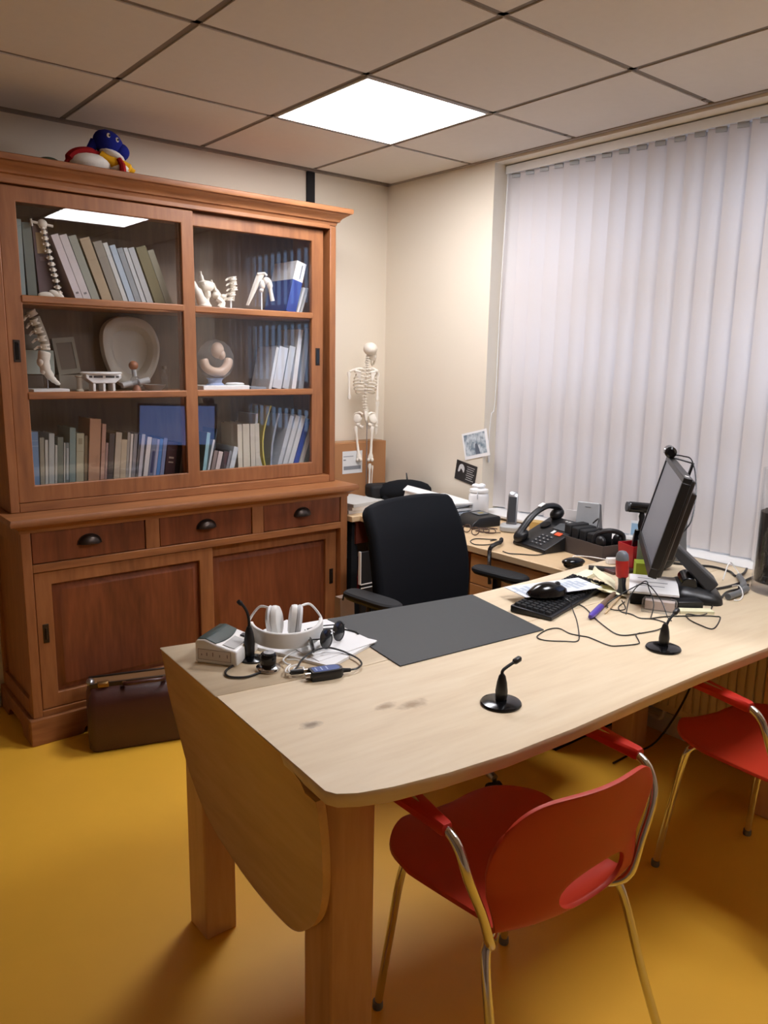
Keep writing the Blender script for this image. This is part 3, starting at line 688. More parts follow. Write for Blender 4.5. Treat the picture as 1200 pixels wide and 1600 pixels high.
t = thing('shoulder_model', 'shoulder blade and upper arm bone model on a thin rod, top right shelf', 'anatomical model', (-.90, -.2, Z))
MB().lathe([(.001, Z), (.042, Z), (.042, Z+.007), (.001, Z+.008)], (-.898, -.2, 0), 24).build('base', M['plast_w'], t)
MB().tube([(-.90, -.2, Z+.006), (-.90, -.2, 1.79)], .003, 8).build('rod', M['plast_w'], t)
m_ = MB(); g = []
for i in range(7):
    t_ = i/6; a = Vector((-.915+.0, -.185, 1.862)).lerp(Vector((-.958, -.16, 1.722)), t_); b2 = Vector((-.885, -.2, 1.86)).lerp(Vector((-.95, -.165, 1.722)), min(1, t_*1.0))
    g.append([a.lerp(b2, k/4)+Vector((0, -.006*math.sin(math.pi*k/4), 0)) for k in range(5)])
m_.sheet(g, .005); m_.ell((-.896, -.2, 1.815), (.014, .014, .022)); m_.tube([(-.915, -.19, 1.862), (-.885, -.205, 1.866), (-.878, -.21, 1.855)], .006, 8); m_.ell((-.90, -.2, 1.79), .01); m_.build('shoulder_blade', BO, t)
m_ = MB(); m_.tube(smooth([(-.878, -.205, 1.835), (-.866, -.21, 1.825), (-.858, -.21, 1.79), (-.848, -.21, 1.745)], 4), [.016]*3+[.014]*4+[.0095]*4+[.010]*2, 12); m_.ell((-.876, -.205, 1.832), (.02, .018, .018)); m_.build('arm_bone', BO, t)
# long thin spine model in front of the binders
t = thing('spine_model', 'long thin bone coloured spine model hanging in front of the plum brown binder', 'anatomical model', (-1.83, -.262, Z))
pp = smooth([(-1.868, -.262, 1.955), (-1.860, -.262, 1.90), (-1.846, -.262, 1.83), (-1.834, -.262, 1.77), (-1.822, -.262, 1.71)], 6)
m_ = MB(); m_.tube(pp, .0045, 8); m_.build('rod', M['plast_dg'], t)
for i in range(1, len(pp), 2):
    m_ = MB(); c_ = pp[i]; m_.lathe([(.003, -.008), (.0095, -.007), (.0075, 0), (.0095, .007), (.003, .008)], c_, 10); m_.box(c_.x-.013, c_.x+.013, c_.y-.003, c_.y+.003, c_.z-.003, c_.z+.003); m_.build('vertebra', BO, t)
m_ = MB(); m_.tube([(-1.905, -.262, 1.965), (-1.83, -.262, 1.957)], .005, 8); m_.tube([(-1.908, -.262, 1.975), (-1.905, -.262, 1.95)], .004, 8); m_.ell((-1.868, -.262, 1.962), (.018, .012, .016)); m_.build('crossbar', BO, t)
t = thing('heel_bone_model', 'small bone coloured foot bone lying before the plum brown binder', 'anatomical model', (-1.85, -.265, Z))
m_ = MB(); m_.ell((-1.868, -.264, 1.703), (.033, .007, .014)); m_.ell((-1.832, -.264, 1.708), (.03, .007, .014), ry(R(25))); m_.build('bone', BO, t)

# ------------------------------------------------------------------ plush toy and green thing on top of the cabinet
t = thing('plush_toy', 'plush animal toy with blue head, red and yellow body and white belly on the cabinet', 'plush toy', (-1.64, -.29, 2.166))
PL = lambda c, n_: mat(n_, c, .95, spec=.2, bump=.6, bscale=260)
pw, pr, py_, pb_ = PL((226, 220, 210), 'white_plush'), PL((150, 26, 28), 'red_plush'), PL((226, 168, 32), 'yellow_plush'), PL((26, 34, 120), 'blue_plush')
B0 = Vector((-1.655, -.29, 2.166))
m_ = MB(); m_.ell(B0+Vector((-.035, 0, .030)), (.088, .06, .036)); m_.ell(B0+Vector((.075, -.01, .022)), (.05, .05, .026)); m_.build('belly', pw, t)
m_ = MB(); m_.tube(smooth([B0+Vector(q) for q in ((-.128, -.01, .012), (-.10, -.012, .05), (-.055, -.012, .067), (-.005, -.008, .062))], 5), [.012]*3+[.024]*10+[.02]*3, 10, flat=.7); m_.build('back', pr, t)
m_ = MB(); m_.tube(smooth([B0+Vector(q) for q in ((.0, -.02, .062), (.03, -.03, .045), (.07, -.03, .035), (.10, -.035, .022), (.118, -.04, .010))], 4), [.02]*5+[.023]*8+[.016]*4, 10); m_.build('arm', py_, t)
m_ = MB(); m_.tube([B0+Vector(q) for q in ((.058, -.052, .052), (.067, -.062, .03), (.068, -.064, .004))], [.010, .012, .013], 8); m_.build('scarf', pr, t)
m_ = MB(); m_.ell(B0+Vector((.035, -.01, .110)), (.058, .05, .046), ry(R(22))); m_.ell(B0+Vector((.078, -.018, .085)), (.034, .035, .032)); m_.tube([B0+Vector((-.01, 0, .11)), B0+Vector((-.03, .0, .08)), B0+Vector((-.035, 0, .06))], [.02, .016, .01], 8)
h_ = m_.build('head', pb_, t)
m_ = MB(); m_.ell(B0+Vector((.045, -.016, .068)), (.05, .043, .018), ry(R(18))); m_.build('muzzle', pw, t)
for dx, dz in ((.022, .128), (.054, .118)):
    m_ = MB(); m_.ell(B0+Vector((dx, -.054, dz)), (.007, .005, .009)); e_ = m_.build('eye', M['plast_w'], h_)
    m_ = MB(); m_.ell(B0+Vector((dx+.002, -.0585, dz)), (.0035, .003, .005)); m_.build('pupil', M['black_gl'], h_)
m_ = MB(); m_.ell((-1.83, -.26, 2.182), (.04, .035, .018)); m_.ell((-1.79, -.265, 2.178), (.025, .025, .012))
tag(m_.build('green_cap', PL((70, 88, 70), 'dark_green_cloth')), 'crumpled dark green cap lying left of the plush toy', 'cap')

# ------------------------------------------------------------------ leather doctor's bag
ang = R(-17); t = thing('doctor_bag', 'dark brown leather doctor bag with metal frame standing before the cabinet', 'bag', (-1.70, -.62, 0), ang)
A = W(t); LE = M['leather']
def rr(hx, hy, r_, z, n=5):
    out = []
    for cx, cy, a0 in ((hx-r_, hy-r_, 0), (-hx+r_, hy-r_, 90), (-hx+r_, -hy+r_, 180), (hx-r_, -hy+r_, 270)):
        for k in range(n+1):
            a = R(a0+90*k/n); out.append((cx+r_*math.cos(a), cy+r_*math.sin(a), z))
    return out
m_ = MB(A); m_.loft([rr(.205, .088, .03, .004), rr(.212, .095, .03, .016), rr(.214, .098, .03, .10), rr(.212, .096, .03, .19), rr(.206, .088, .03, .215), rr(.198, .066, .02, .235), rr(.195, .046, .015, .247)]); m_.build('body', LE, t)
m_ = MB(A); m_.box(-.20, .20, -.048, -.038, .243, .262); m_.box(-.20, .20, .03, .040, .243, .262); m_.box(-.20, -.19, -.04, .035, .243, .258); m_.box(.19, .20, -.04, .035, .243, .258); m_.build('frame', M['bronze'], t, bevel=.002)
m_ = MB(A); m_.box(-.192, .192, -.038, .03, .240, .256); m_.build('mouth', mat('bag_lining', (120, 86, 52), .5), t)
for x in (-.15, .15):
    m_ = MB(A); m_.box(x-.02, x+.02, -.054, -.036, .246, .268); m_.tube([(x-.016, -.056, .262), (x+.016, -.056, .262)], .005, 8); m_.build('clasp', M['brass'], t, bevel=.002)
m_ = MB(A); m_.ell((-.195, -.02, .262), (.016, .022, .014)); m_.build('corner_cap', M['alu'], t)
m_ = MB(A); m_.tube(smooth([(-.075, -.06, .255), (-.065, -.082, .262), (-.04, -.092, .266), (0, -.094, .268), (.04, -.092, .266), (.065, -.082, .262), (.075, -.06, .255)], 5), .008, 10); m_.build('handle', LE, t)
for x in (-.075, .075):
    m_ = MB(A); m_.tube([(x, -.06, .250), (x, -.06, .262)], .008, 10); m_.build('handle_ring', M['brass'], t)

# ------------------------------------------------------------------ side desk (L shaped, against both walls)
t = thing('corner_desk', 'L-shaped beech desk with drawers along the window wall', 'desk', (-.27, -.9, 0))
DE = M['desk']
m_ = MB(); m_.prism([(-.57, -.002), (-.57, -.47), (-.522, -.47), (-.522, -1.752), (-.016, -1.752), (-.016, -.002)], .707, .735); m_.build('desktop', DE, t, bevel=.003)
FR = M['deskf']
for (y0, y1) in ((-1.20, -.72), (-1.69, -1.22)):
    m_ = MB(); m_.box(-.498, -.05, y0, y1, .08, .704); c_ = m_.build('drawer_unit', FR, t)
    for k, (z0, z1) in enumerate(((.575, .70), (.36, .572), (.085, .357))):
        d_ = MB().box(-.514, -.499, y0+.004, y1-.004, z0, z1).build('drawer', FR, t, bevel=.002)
        m_ = MB(); yc = (y0+y1)/2; zz = z1-.05; m_.tube(smooth([(-.514, yc-.07, zz), (-.535, yc-.05, zz-.012), (-.538, yc, zz-.018), (-.535, yc+.05, zz-.012), (-.514, yc+.07, zz)], 5), .006, 8); m_.build('handle', M['alu'], d_)
m_ = MB(); m_.box(-.53, -.10, -.45, -.02, .59, .704); m_.build('drawer_unit', mat('dark_teak_front', (104, 48, 34), .45), t)
m_ = MB(); m_.box(-.49, -.06, -1.70, -.70, .0, .078); m_.build('plinth', M['black_m'], t)
for (x, y) in ((-.53, -.05), (-.53, -.42)): MB().box(x-.018, x+.018, y-.018, y+.018, 0, .706).build('leg', M['black_m'], t)
tag(MB().box(-.50, -.15, -.40, -.06, .30, .40).build('storage_box', pm((150, 26, 20))), 'red box on a black case under the desk by the cabinet', 'box')
tag(MB().box(-.52, -.12, -.43, -.04, .0, .298).build('storage_case', M['black_m'], bevel=.004), 'black case standing on the floor under the corner of the desk', 'case')
t = thing('display_board', 'black board with thin white edges standing on the floor behind the office chair', 'board', (-.50, -.62, 0))
MB().box(-.632, -.36, -.626, -.614, .0, .596).build('board', M['black_m'], t)
m_ = MB(); m_.box(-.637, -.632, -.628, -.612, .44, .60); m_.build('white_edge', M['plast_w'], t)
m_ = MB(); m_.box(-.632, -.40, -.6285, -.6262, .438, .443); m_.build('white_edge', M['plast_w'], t)
m_ = MB(); m_.box(-.632, -.40, -.6285, -.6262, .420, .424); m_.build('white_edge', M['plast_w'], t)
t = thing('paper_bag', 'small grey-brown paper bag standing on the floor before the right end of the cabinet', 'bag', (-.76, -.67, 0))
m_ = MB(); m_.loft([[(-.800, -.70, .0), (-.722, -.70, .0), (-.722, -.64, .0), (-.800, -.64, .0)], [(-.801, -.701, .25), (-.72, -.701, .25), (-.72, -.64, .25), (-.801, -.64, .25)], [(-.798, -.690, .42), (-.72, -.690, .42), (-.72, -.65, .42), (-.798, -.65, .42)]]); m_.build('bag_body', pm((150, 130, 114), .8), t)
m_ = MB(); m_.tube(smooth([(-.785, -.692, .41), (-.78, -.70, .445), (-.76, -.702, .455), (-.742, -.70, .445), (-.737, -.692, .41)], 5), .004, 6); m_.build('handle', M['black_m'], t)
# ------------------------------------------------------------------ skeleton
SKX, SKY, SKZ = -.245, -.16, .735
t = thing('skeleton_model', 'small white human skeleton model seen from behind, hanging on a rod before the carton', 'skeleton model', (SKX, SKY, SKZ), R(-39))
def K(u, v, d=0.): return ((u-265)/1656, d/1000, max(.008, (1484-v)/1656))
A = W(t)
m_ = MB(A); m_.lathe([(.001, 0.001), (.05, .001), (.05, .008), (.045, .011), (.001, .012)], (0, .01, 0), 24); m_.build('base', M['alu'], t)
m_ = MB(A); m_.tube([(0, .002, .01), (0, .002, .48)], .0025, 8); m_.build('rod', M['alu'], t)
m_ = MB(A); m_.ell(K(286, 150), (.037, .045, .034)); m_.ell(K(300, 205, 22), (.026, .025, .03)); m_.ell(K(318, 210, 20), (.015, .02, .02))
m_.tube(smooth([K(300, 200, 5), K(297, 255, 15), K(302, 285, 40), K(318, 275, 42), K(328, 215, 12)], 3), .006, 8); m_.build('skull', BO, t)
sp = smooth([K(268, 210, 4), K(262, 260, 2), K(258, 320, -6), K(252, 420, -12), K(245, 520, -6), K(244, 600, 2), K(256, 670, -2), K(268, 720, -8)], 6)
for i in range(0, len(sp), 2):
    p = sp[i]; m_ = MB(A); vertebra(m_, p, .010, .0085, (0, -1, -.2), (1, 0, 0)); m_.build('vertebra', BO, t)
m_ = MB(A); m_.tube(sp, .0045, 8); m_.build('spine_core', BO, t)
for k in range(7):
    v = 328+k*29; wdt = (62, 84, 98, 104, 104, 98, 84)[k]
    for sx in (-1, 1):
        o_ = 246
        m_ = MB(A); q = smooth([K(o_+8*sx, v, -8), K(o_+sx*wdt*.6, v-6, -18), K(o_+sx*wdt, v+16, 8), K(o_+sx*wdt*.75, v+34, 40), K(o_+sx*14+8, v+22, 52)], 4)
        m_.tube(q, .0038, 6); m_.build('rib', BO, t)
m_ = MB(A); m_.tube([K(256, 340, 54), K(254, 510, 56)], .006, 8, flat=.5); m_.build('breastbone', BO, t)
for sx, ue in ((-1, 108), (1, 352)):
    m_ = MB(A); m_.tube(smooth([K(252+18*sx, 335, 30), K(252+60*sx, 318, 20), K(ue, 345, 5)], 4), .0065, 8); m_.build('collarbone', BO, t)
    m_ = MB(A); a, b_, c_ = Vector(K(252+40*sx, 350, -24)), Vector(K(252+90*sx, 338, -14)), Vector(K(252+52*sx, 430, -22))
    m_.sheet([[a, a.lerp(b_, .5), b_], [a.lerp(c_, .5), a.lerp(c_, .5).lerp(b_.lerp(c_, .6), .5), b_.lerp(c_, .6)], [c_, c_+Vector((.002, 0, 0)), c_+Vector((.004, 0, 0))]], .008); m_.tube([a, b_], .0065, 8); m_.ell(b_, .010); m_.build('shoulder_blade', BO, t)
def bone(name, a, b_, r_, e=1.9):
    m_ = MB(A); a, b_ = Vector(a), Vector(b_); m_.tube([a, a.lerp(b_, .08), a.lerp(b_, .2), a.lerp(b_, .5), a.lerp(b_, .8), a.lerp(b_, .92), b_], [r_*e*.7, r_*e, r_*1.1, r_, r_*1.1, r_*e, r_*e*.7], 9); return m_.build(name, BO, t)
bone('humerus', K(102, 348, 0), K(108, 585, 0), .0056)
bone('humerus', K(354, 352, 4), K(352, 590, 4), .0056)
for dd in (-6, 6): bone('forearm_bone', K(354+dd, 600, 4), K(348+dd, 800, 14), .0034)
m_ = MB(A); m_.ell(K(350, 815, 14), (.008, .006, .008))
for q in range(4): m_.tube([K(343+q*5, 820, 14), K(341+q*5, 860, 16+q), K(340+q*5, 895-abs(q-1)*8, 20)], .0018, 6)
m_.tube([K(343, 825, 16), K(334, 850, 22), K(332, 868, 26)], .0018, 6); m_.build('hand', BO, t)
for sx in (-1, 1):
    g = []
    for i in range(5):
        a = i/4; row = []
        for k in range(6):
            b2 = k/5; row.append(K(250+sx*(18+90*b2*(1-.35*a)), 690+a*95+16*b2-14*math.sin(b2*3.1), -14+44*b2+10*a))
        g.append(row)
    m_ = MB(A); m_.ell(K(250+sx*64, 742, 8), (.025, .010, .034), ry(R(-sx*28)) @ rz(R(sx*25))); m_.ell(K(250+sx*60, 795, 16), (.013, .015, .015)); m_.tube(smooth([K(250+sx*20, 715, -14), K(250+sx*50, 700, 0), K(250+sx*90, 712, 20), K(250+sx*104, 745, 30)], 4), .006, 8)
    m_.tube(smooth([K(250+sx*60, 800, 10), K(250+sx*34, 830, 14), K(250+sx*14, 815, 40)], 4), .008, 8); m_.build('hip_bone', BO, t)
m_ = MB(A); m_.tube(smooth([K(254, 690, -12), K(256, 740, -22), K(258, 780, -14)], 3), [.02]*3+[.015]*2+[.008]*2, 10, flat=.6); m_.build('sacrum', BO, t)
for ua, ub, va in ((163, 198, 820), (312, 300, 820)):
    m_ = MB(A); a, b_ = Vector(K(ua, va, 8)), Vector(K(ub, 1105, 10))
    m_.tube([a+Vector((.004, 0, 0)), a.lerp(b_, .08), a.lerp(b_, .2), a.lerp(b_, .5), a.lerp(b_, .82), a.lerp(b_, .93), b_], [.008, .012, .0078, .0062, .0075, .014, .014], 10)
    m_.ell(a+Vector((.014 if ua < 200 else -.014, 0, .01)), .011); m_.ell(b_+Vector((-.009, -.004, -.006)), (.0085, .011, .011)); m_.ell(b_+Vector((.009, -.004, -.006)), (.0085, .011, .011)); m_.build('femur', BO, t)
bone('shin_bone', K(294, 1150, 8), K(292, 1425, 6), .0052, 2.0)
bone('calf_bone', K(320, 1165, 6), K(310, 1420, 4), .0026)
m_ = MB(A); m_.ell(K(296, 1440, 0), (.012, .014, .012)); m_.tube([K(294, 1450, -12), K(300, 1455, 20), K(312, 1480, 55)], [.011, .012, .007], 8, flat=.7)
for q in range(4): m_.tube([K(304+q*5, 1472, 40), K(310+q*7, 1488, 75)], .003, 6)
m_.build('foot', BO, t)
# ------------------------------------------------------------------ the big table
tb = thing('table', 'big pale wooden slab table with a rounded hanging end panel and square legs', 'table', (-1.08, -2.1, 0), R(-3))
OZ = M['oakz']
seam = lambda x: -1.985 - (x+2.07)*.16 if x < -1.7 else -2.044 - (x+1.7)*.03
edge = lambda y: -2.050 - .0507*(-1.638-y)/.804
backe = [(-2.050, -1.638), (-1.803, -1.691), (-1.585, -1.703), (-1.30, -1.752), (-1.084, -1.783), (-.80, -1.782), (-.513, -1.768), (-.016, -1.757)]
neare = [(-.016, -2.60), (-.40, -2.588), (-.78, -2.577), (-1.073, -2.562), (-1.334, -2.557), (-1.561, -2.556), (-1.745, -2.547), (-1.892, -2.527), (-2.0, -2.503), (-2.06, -2.482), (-2.091, -2.462), (-2.101, -2.442), (edge(-2.36), -2.36), (edge(-2.29), -2.29), (edge(-2.28), -2.28), (edge(-2.15), -2.15)]
xs = [-2.07, -1.7, -1.2, -.6, -.016]
b1 = backe + [(x if x > -2.05 else edge(seam(-2.07)), seam(x)+.0009) for x in xs[::-1]]
b2 = [(x if x > -2.05 else edge(seam(-2.07)), seam(x)-.0009) for x in xs] + neare
edge = lambda y: -2.050 - .0507*(-1.638-y)/.804
def slab(out, low):
    cx = sum(p[0] for p in out)/len(out); cy = sum(p[1] for p in out)/len(out); bot = []; mid = []
    for p in out:
        q = list(p); r_ = list(p)
        if p[0] < edge(p[1])+.002 and p[1] > -2.285: q[0] += .036; r_[0] += .012
        elif p in low: q[1] += .012; q[0] += .012 if p[0] < -2.0 else 0
        bot.append(q); mid.append(r_)
    return [[(p[0], p[1], .724) for p in bot], [(p[0], p[1], .748) for p in mid], [(p[0], p[1], .758) for p in out], [(p[0]+(cx-p[0])*.002, p[1]+(cy-p[1])*.003, .760) for p in out]]
m_ = MB(); m_.loft(slab(b1, [])); m_.loft(slab(b2, neare)); m_.build('tabletop', M['oak'], tb, angle=50)
# hanging end panel (half disc with live edge)
po = smooth([(-1.640, .7595), (-1.664, .70), (-1.680, .655), (-1.741, .563), (-1.793, .487), (-1.881, .410), (-1.982, .372), (-2.10, .345), (-2.20, .338), (-2.262, .346), (-2.310, .380), (-2.356, .435), (-2.388, .514), (-2.402, .608), (-2.404, .68), (-2.398, .7135)], 4)
top = [(-2.36, .711), (-2.30, .715), (-2.2, .7595)]
def pn(s_, x, dz=0): 
    c_ = Vector((-2.05, .58)); return [(x(p), c_.x+(p[0]-c_.x)*s_, c_.y+(p[1]-c_.y)*s_ if p[1] < .755 else p[1]) for p in outl]
outl = [(p.x, p.y) for p in po] + [(-2.385, .7135), (-2.34, .7115)]
xe = lambda p: -2.052 - .05*max(0, min(1, (-1.64-p[0])/.80)) * max(0, (p[1]-.35)/.41)
# upper straight edge follows the slab's end
outl2 = [(p.x, min(p.y, .7572)) for p in po] + [(-2.385, .7135), (-2.362, .7125), (-2.345, .730), (-2.32, .738), (-2.30, .740), (-2.28, .7572), (-2.0, .7572)]
m_ = MB()
def loopx(o_, dx, s_, zc=1.): return [(-2.0485 - .050*((-1.64-y)/.804) * (z-.33)/.43 + dx, -2.05+(y+2.05)*s_, .58+(z-.58)*s_ if z < .70 else min(z, zc)) for y, z in o_]
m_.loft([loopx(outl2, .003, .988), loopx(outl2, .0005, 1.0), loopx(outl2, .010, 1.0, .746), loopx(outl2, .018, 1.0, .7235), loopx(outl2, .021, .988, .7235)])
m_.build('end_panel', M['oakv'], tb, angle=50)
def leg(x0, x1, y0, y1, ch=0.):
    m_ = MB()
    def sq(z, c_): return [(x0+c_, y0, z), (x1, y0, z), (x1, y1, z), (x0, y1, z), (x0, y0+c_*.6, z)]
    m_.loft([sq(0, .004), sq(.45, .004), sq(.56, .008+ch*.3), sq(.66, .008+ch*.9), sq(.7238, .008+ch)])
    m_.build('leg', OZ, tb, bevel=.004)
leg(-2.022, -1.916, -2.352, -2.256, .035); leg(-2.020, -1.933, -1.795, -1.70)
leg(-.262, -.160, -1.885, -1.79); leg(-.300, -.200, -2.47, -2.375)

# ------------------------------------------------------------------ things on the table
TZ = .7603
A = T(-1.364, -1.935, 0)
m_ = MB(); m_.prism([(-1.585, -1.712), (-1.079, -1.786), (-1.154, -2.137), (-1.642, -2.099)], TZ, TZ+.003)
tag(m_.build('desk_pad', mat('desk_pad_grey', (58, 60, 61), .6, noise=.05, nscale=60), bevel=.001), 'dark grey desk pad lying on the table before the office chair', 'desk pad')
# papers under the headphones
def sheets(x0, y0, w_, h_, z, th, a, mt, name='paper_stack'):
    m_ = MB(T(x0, y0, z) @ rz(R(a))); m_.box(-w_/2, w_/2, -h_/2, h_/2, 0, th); return m_.build(name, mt)
tag(sheets(-1.735, -1.835, .21, .297, TZ, .007, 20, M['paper']), 'stack of white papers under the headphones and sunglasses', 'papers')
m_ = MB(); m_.prism([(-1.80, -1.70), (-1.60, -1.725), (-1.598, -1.95), (-1.79, -1.97)], TZ+.0074, TZ+.009); tag(m_.build('paper_sheet', M['paper']), 'top white sheet lying askew on the paper stack by the desk pad', 'paper')
# white measuring device
t = thing('tabletop_device', 'white box shaped device with dark green top and scale label at the table corner', 'device', (-1.94, -1.79, TZ), R(-55))
A = W(t); m_ = MB(A)
L_, D_ = .115, .10
pr = [(-.052, 0), (-.055, .004), (-.055, .050), (-.05, .058), (-.03, .060), (0, .050), (.03, .042), (.052, .039), (.055, .035), (.055, .004), (.052, 0)]
m_.loft([[(x, -.060, z) for x, z in pr], [(x, .060, z) for x, z in pr]]); m_.build('housing', M['plast_w'], t, bevel=.004, seg=3)
def ztop(x): 
    P_ = [(-.055, .050), (-.05, .058), (-.03, .060), (0, .050), (.03, .042), (.052, .039)]
    for (x0, z0), (x1, z1) in zip(P_, P_[1:]):
        if x0 <= x <= x1: return z0+(z1-z0)*(x-x0)/(x1-x0)
    return .039
m_ = MB(A); g = []
for k in range(13):
    y = -.056+.112*k/12; xe_ = .012*math.cos(math.pi*y/.13)-.004
    g.append([(-.049+(xe_+.049)*i/8, y, ztop(-.049+(xe_+.049)*i/8)+.0012) for i in range(9)])
m_.sheet(g, .0022); m_.build('top_cover', pm((44, 66, 64), .25), t, bevel=.002)
m_ = MB(A); m_.sheet([[(x, y, ztop(x)+.001) for x in (.012, .02, .03, .044)] for y in (-.048, -.02, .0, .018)], .002); m_.build('grey_key', M['plast_lg'], t, bevel=.001)
m_ = MB(A); m_.box(.020, .036, .030, .046, .038, .0475); m_.build('button', M['plast_dg'], t)
m_ = MB(A); m_.box(-.047, .040, -.0606, -.0598, .010, .036, 0)
for q in ((-.047, .04, .010, .0106), (-.047, .04, .0354, .036), (-.047, -.0464, .01, .036), (.0394, .04, .01, .036)): m_.box(q[0], q[1], -.061, -.0605, q[2], q[3], 1)
for x, h_ in ((-.038, .004), (-.024, .008), (-.008, .010), (.01, .006), (.03, .008)): m_.box(x, x+.0015, -.061, -.0605, .02, .02+h_, 1)
m_.build('scale_label', [pm((226, 216, 208)), pm((120, 84, 76))], t)
# gooseneck microphones
def mic(x, y, tip, lean, label, group):
    t = thing('gooseneck_microphone', label, 'microphone', (x, y, TZ), 0, group); A = W(t)
    m_ = MB(A); m_.lathe([(.001, 0), (.044, 0), (.045, .003), (.043, .006), (.030, .010), (.013, .0115), (.001, .0115)], seg=36); m_.build('base', M['black_gl'], t)
    m_ = MB(A); m_.lathe([(.010, .011), (.0125, .014), (.0135, .030), (.011, .050), (.0075, .064), (.0045, .069), (.001, .069)], seg=20); m_.build('stem', M['black'], t)
    p = smooth([(0, 0, .066)]+[Vector(q)-Vector((x, y, TZ)) for q in lean]+[Vector(tip)-Vector((x, y, TZ))], 6)
    m_ = MB(A); m_.tube(p, .0034, 8); m_.build('gooseneck', M['black_m'], t)
    d = (p[-1]-p[-4]).normalized(); m_ = MB(A); m_.tube([p[-1]-d*.004, p[-1], p[-1]+d*.014, p[-1]+d*.018], [.0045, .0068, .0068, .004], 12); m_.build('capsule', M['black'], t)
    return t
mic(-1.601, -2.388, (-1.562, -2.388, .848), [(-1.598, -2.388, .838)], 'black gooseneck microphone on the table, nearest to the camera', 'gooseneck microphones')
mic(-1.014, -2.416, (-.973, -2.416, .850), [(-1.012, -2.416, .815), (-1.0, -2.416, .835)], 'black gooseneck microphone on the table near the tangled monitor cables', 'gooseneck microphones')
# third microphone on its small foot, next to the white device
t = thing('gooseneck_microphone', 'black gooseneck microphone standing upright beside the white device', 'microphone', (-1.907, -1.841, TZ), 0, 'gooseneck microphones'); A = W(t)
m_ = MB(A); m_.lathe([(.001, 0), (.03, 0), (.03, .004), (.014, .009), (.001, .009)], (.004, -.006, 0), 24); m_.build('base', M['black_gl'], t)
m_ = MB(A); m_.lathe([(.009, .008), (.0125, .014), (.0135, .045), (.010, .070), (.0055, .084), (.001, .084)]); m_.build('stem', M['black'], t)
q = smooth([(0, 0, .08), (0, 0, .098), (-.003, 0, .116), (-.010, 0, .132), (-.018, 0, .143)], 5); m_ = MB(A); m_.tube(q, .0036, 8); m_.tube([q[-1], q[-1]+Vector((-.004, 0, .004)), q[-1]+Vector((-.010, 0, .010))], [.004, .006, .005], 10); m_.build('gooseneck', M['black_m'], t)
cable('microphone_cable', [(-1.912, -1.836), (-1.945, -1.853), (-1.982, -1.871), (-2.000, -1.893), (-2.001, -1.914), (-1.988, -1.93), (-1.967, -1.939), (-1.932, -1.935)], TZ+.0032, .0028, M['black'], 'black cable looping from the upright microphone to the round chrome-ringed weight', 'cable')
t = thing('desk_weight', 'round black foot with a chrome ring and shiny top beside the headphones', 'weight', (-1.904, -1.925, TZ))
MB().lathe([(.001, 0), (.028, 0), (.03, .004), (.029, .008), (.021, .012), (.001, .012)], (-1.904, -1.925, TZ), 28).build('foot_ring', M['chrome'], t)
MB().lathe([(.017, .012), (.019, .016), (.0195, .036), (.017, .041), (.001, .042)], (-1.904, -1.925, TZ), 28).build('knob', M['black_gl'], t)
MB().lathe([(.001, .0421), (.013, .0421), (.013, .0435), (.001, .044)], (-1.902, -1.925, TZ), 24).build('top_plate', M['alu'], t)
# headphones: band lying toward the camera, cups upright behind
HP = Vector((-1.785, -1.815, TZ+.0095)); t = thing('headphones', 'white over-ear headphones lying on the white papers', 'headphones', HP, R(-26)); A = W(t)
def band(r0_, h0, n=22):
    out = []
    for k in range(n+1):
        a = math.pi + math.pi*k/n; s_ = math.sin(a)
        out.append((.088*math.cos(a), .075*s_, .030 + .012*(1+s_)))
    return out
bp = band(0, 0); rows = [[(p[0], p[1], p[2]-.020) for p in bp], [(p[0]*1.02, p[1]*1.02, p[2]) for p in bp], [(p[0], p[1], p[2]+.020) for p in bp]]
m_ = MB(A); m_.sheet(rows, .010); m_.build('headband', M['plast_w'], t, bevel=.003)
for sx, cx in ((-1, -.036), (1, .030)):
    B = A @ T(cx*.72, .012, .054) @ rz(R(-12+sx*8)) @ ry(R(sx*7)) @ Matrix.Scale(.86, 4)
    m_ = MB(B @ ry(R(90))); m_.lathe([(.001, -.016), (.030, -.016), (.038, -.012), (.040, -.004), (.040, .004), (.001, .005)] if sx > 0 else [(.001, .016), (.030, .016), (.038, .012), (.040, .004), (.040, -.004), (.001, -.005)], seg=28, sx=1.18); m_.build('ear_cup', M['plast_w'], t)
    m_ = MB(B @ ry(R(90))); s2 = 1 if sx > 0 else -1; m_.lathe([(.022, s2*.005), (.038, s2*.006), (.041, s2*.013), (.036, s2*.021), (.026, s2*.022), (.022, s2*.014)], seg=28, sx=1.18); m_.build('ear_cushion', pm((224, 224, 226), .6), t)
    m_ = MB(A); m_.tube(smooth([(sx*.088, .0, .045), (sx*.092, .025, .055), (sx*.066, .03, .088), (cx*.72+sx*.018, .014, .090)], 5), .0032, 8); m_.build('yoke', M['plast_w'], t)
m_ = MB(A); m_.tube(smooth([(-.092, -.012, .012), (-.105, -.008, .014), (-.112, .002, .013), (-.106, .010, .012), (-.092, .008, .012)], 5), .003, 8); m_.build('hook', M['plast_w'], t)
# white earphone cord bundle
cable('earphone_cord', [(-1.802, -1.885), (-1.827, -1.894), (-1.858, -1.917), (-1.864, -1.945), (-1.86, -1.953), (-1.878, -1.965), (-1.893, -1.985), (-1.88, -1.995), (-1.862, -1.975), (-1.845, -1.985), (-1.862, -1.998), (-1.885, -1.99), (-1.87, -1.965), (-1.84, -1.96), (-1.83, -1.94), (-1.85, -1.92)], TZ+.0108, .0022, M['plast_w'], 'thin white earphone cord coiled in front of the headphones', 'cord')
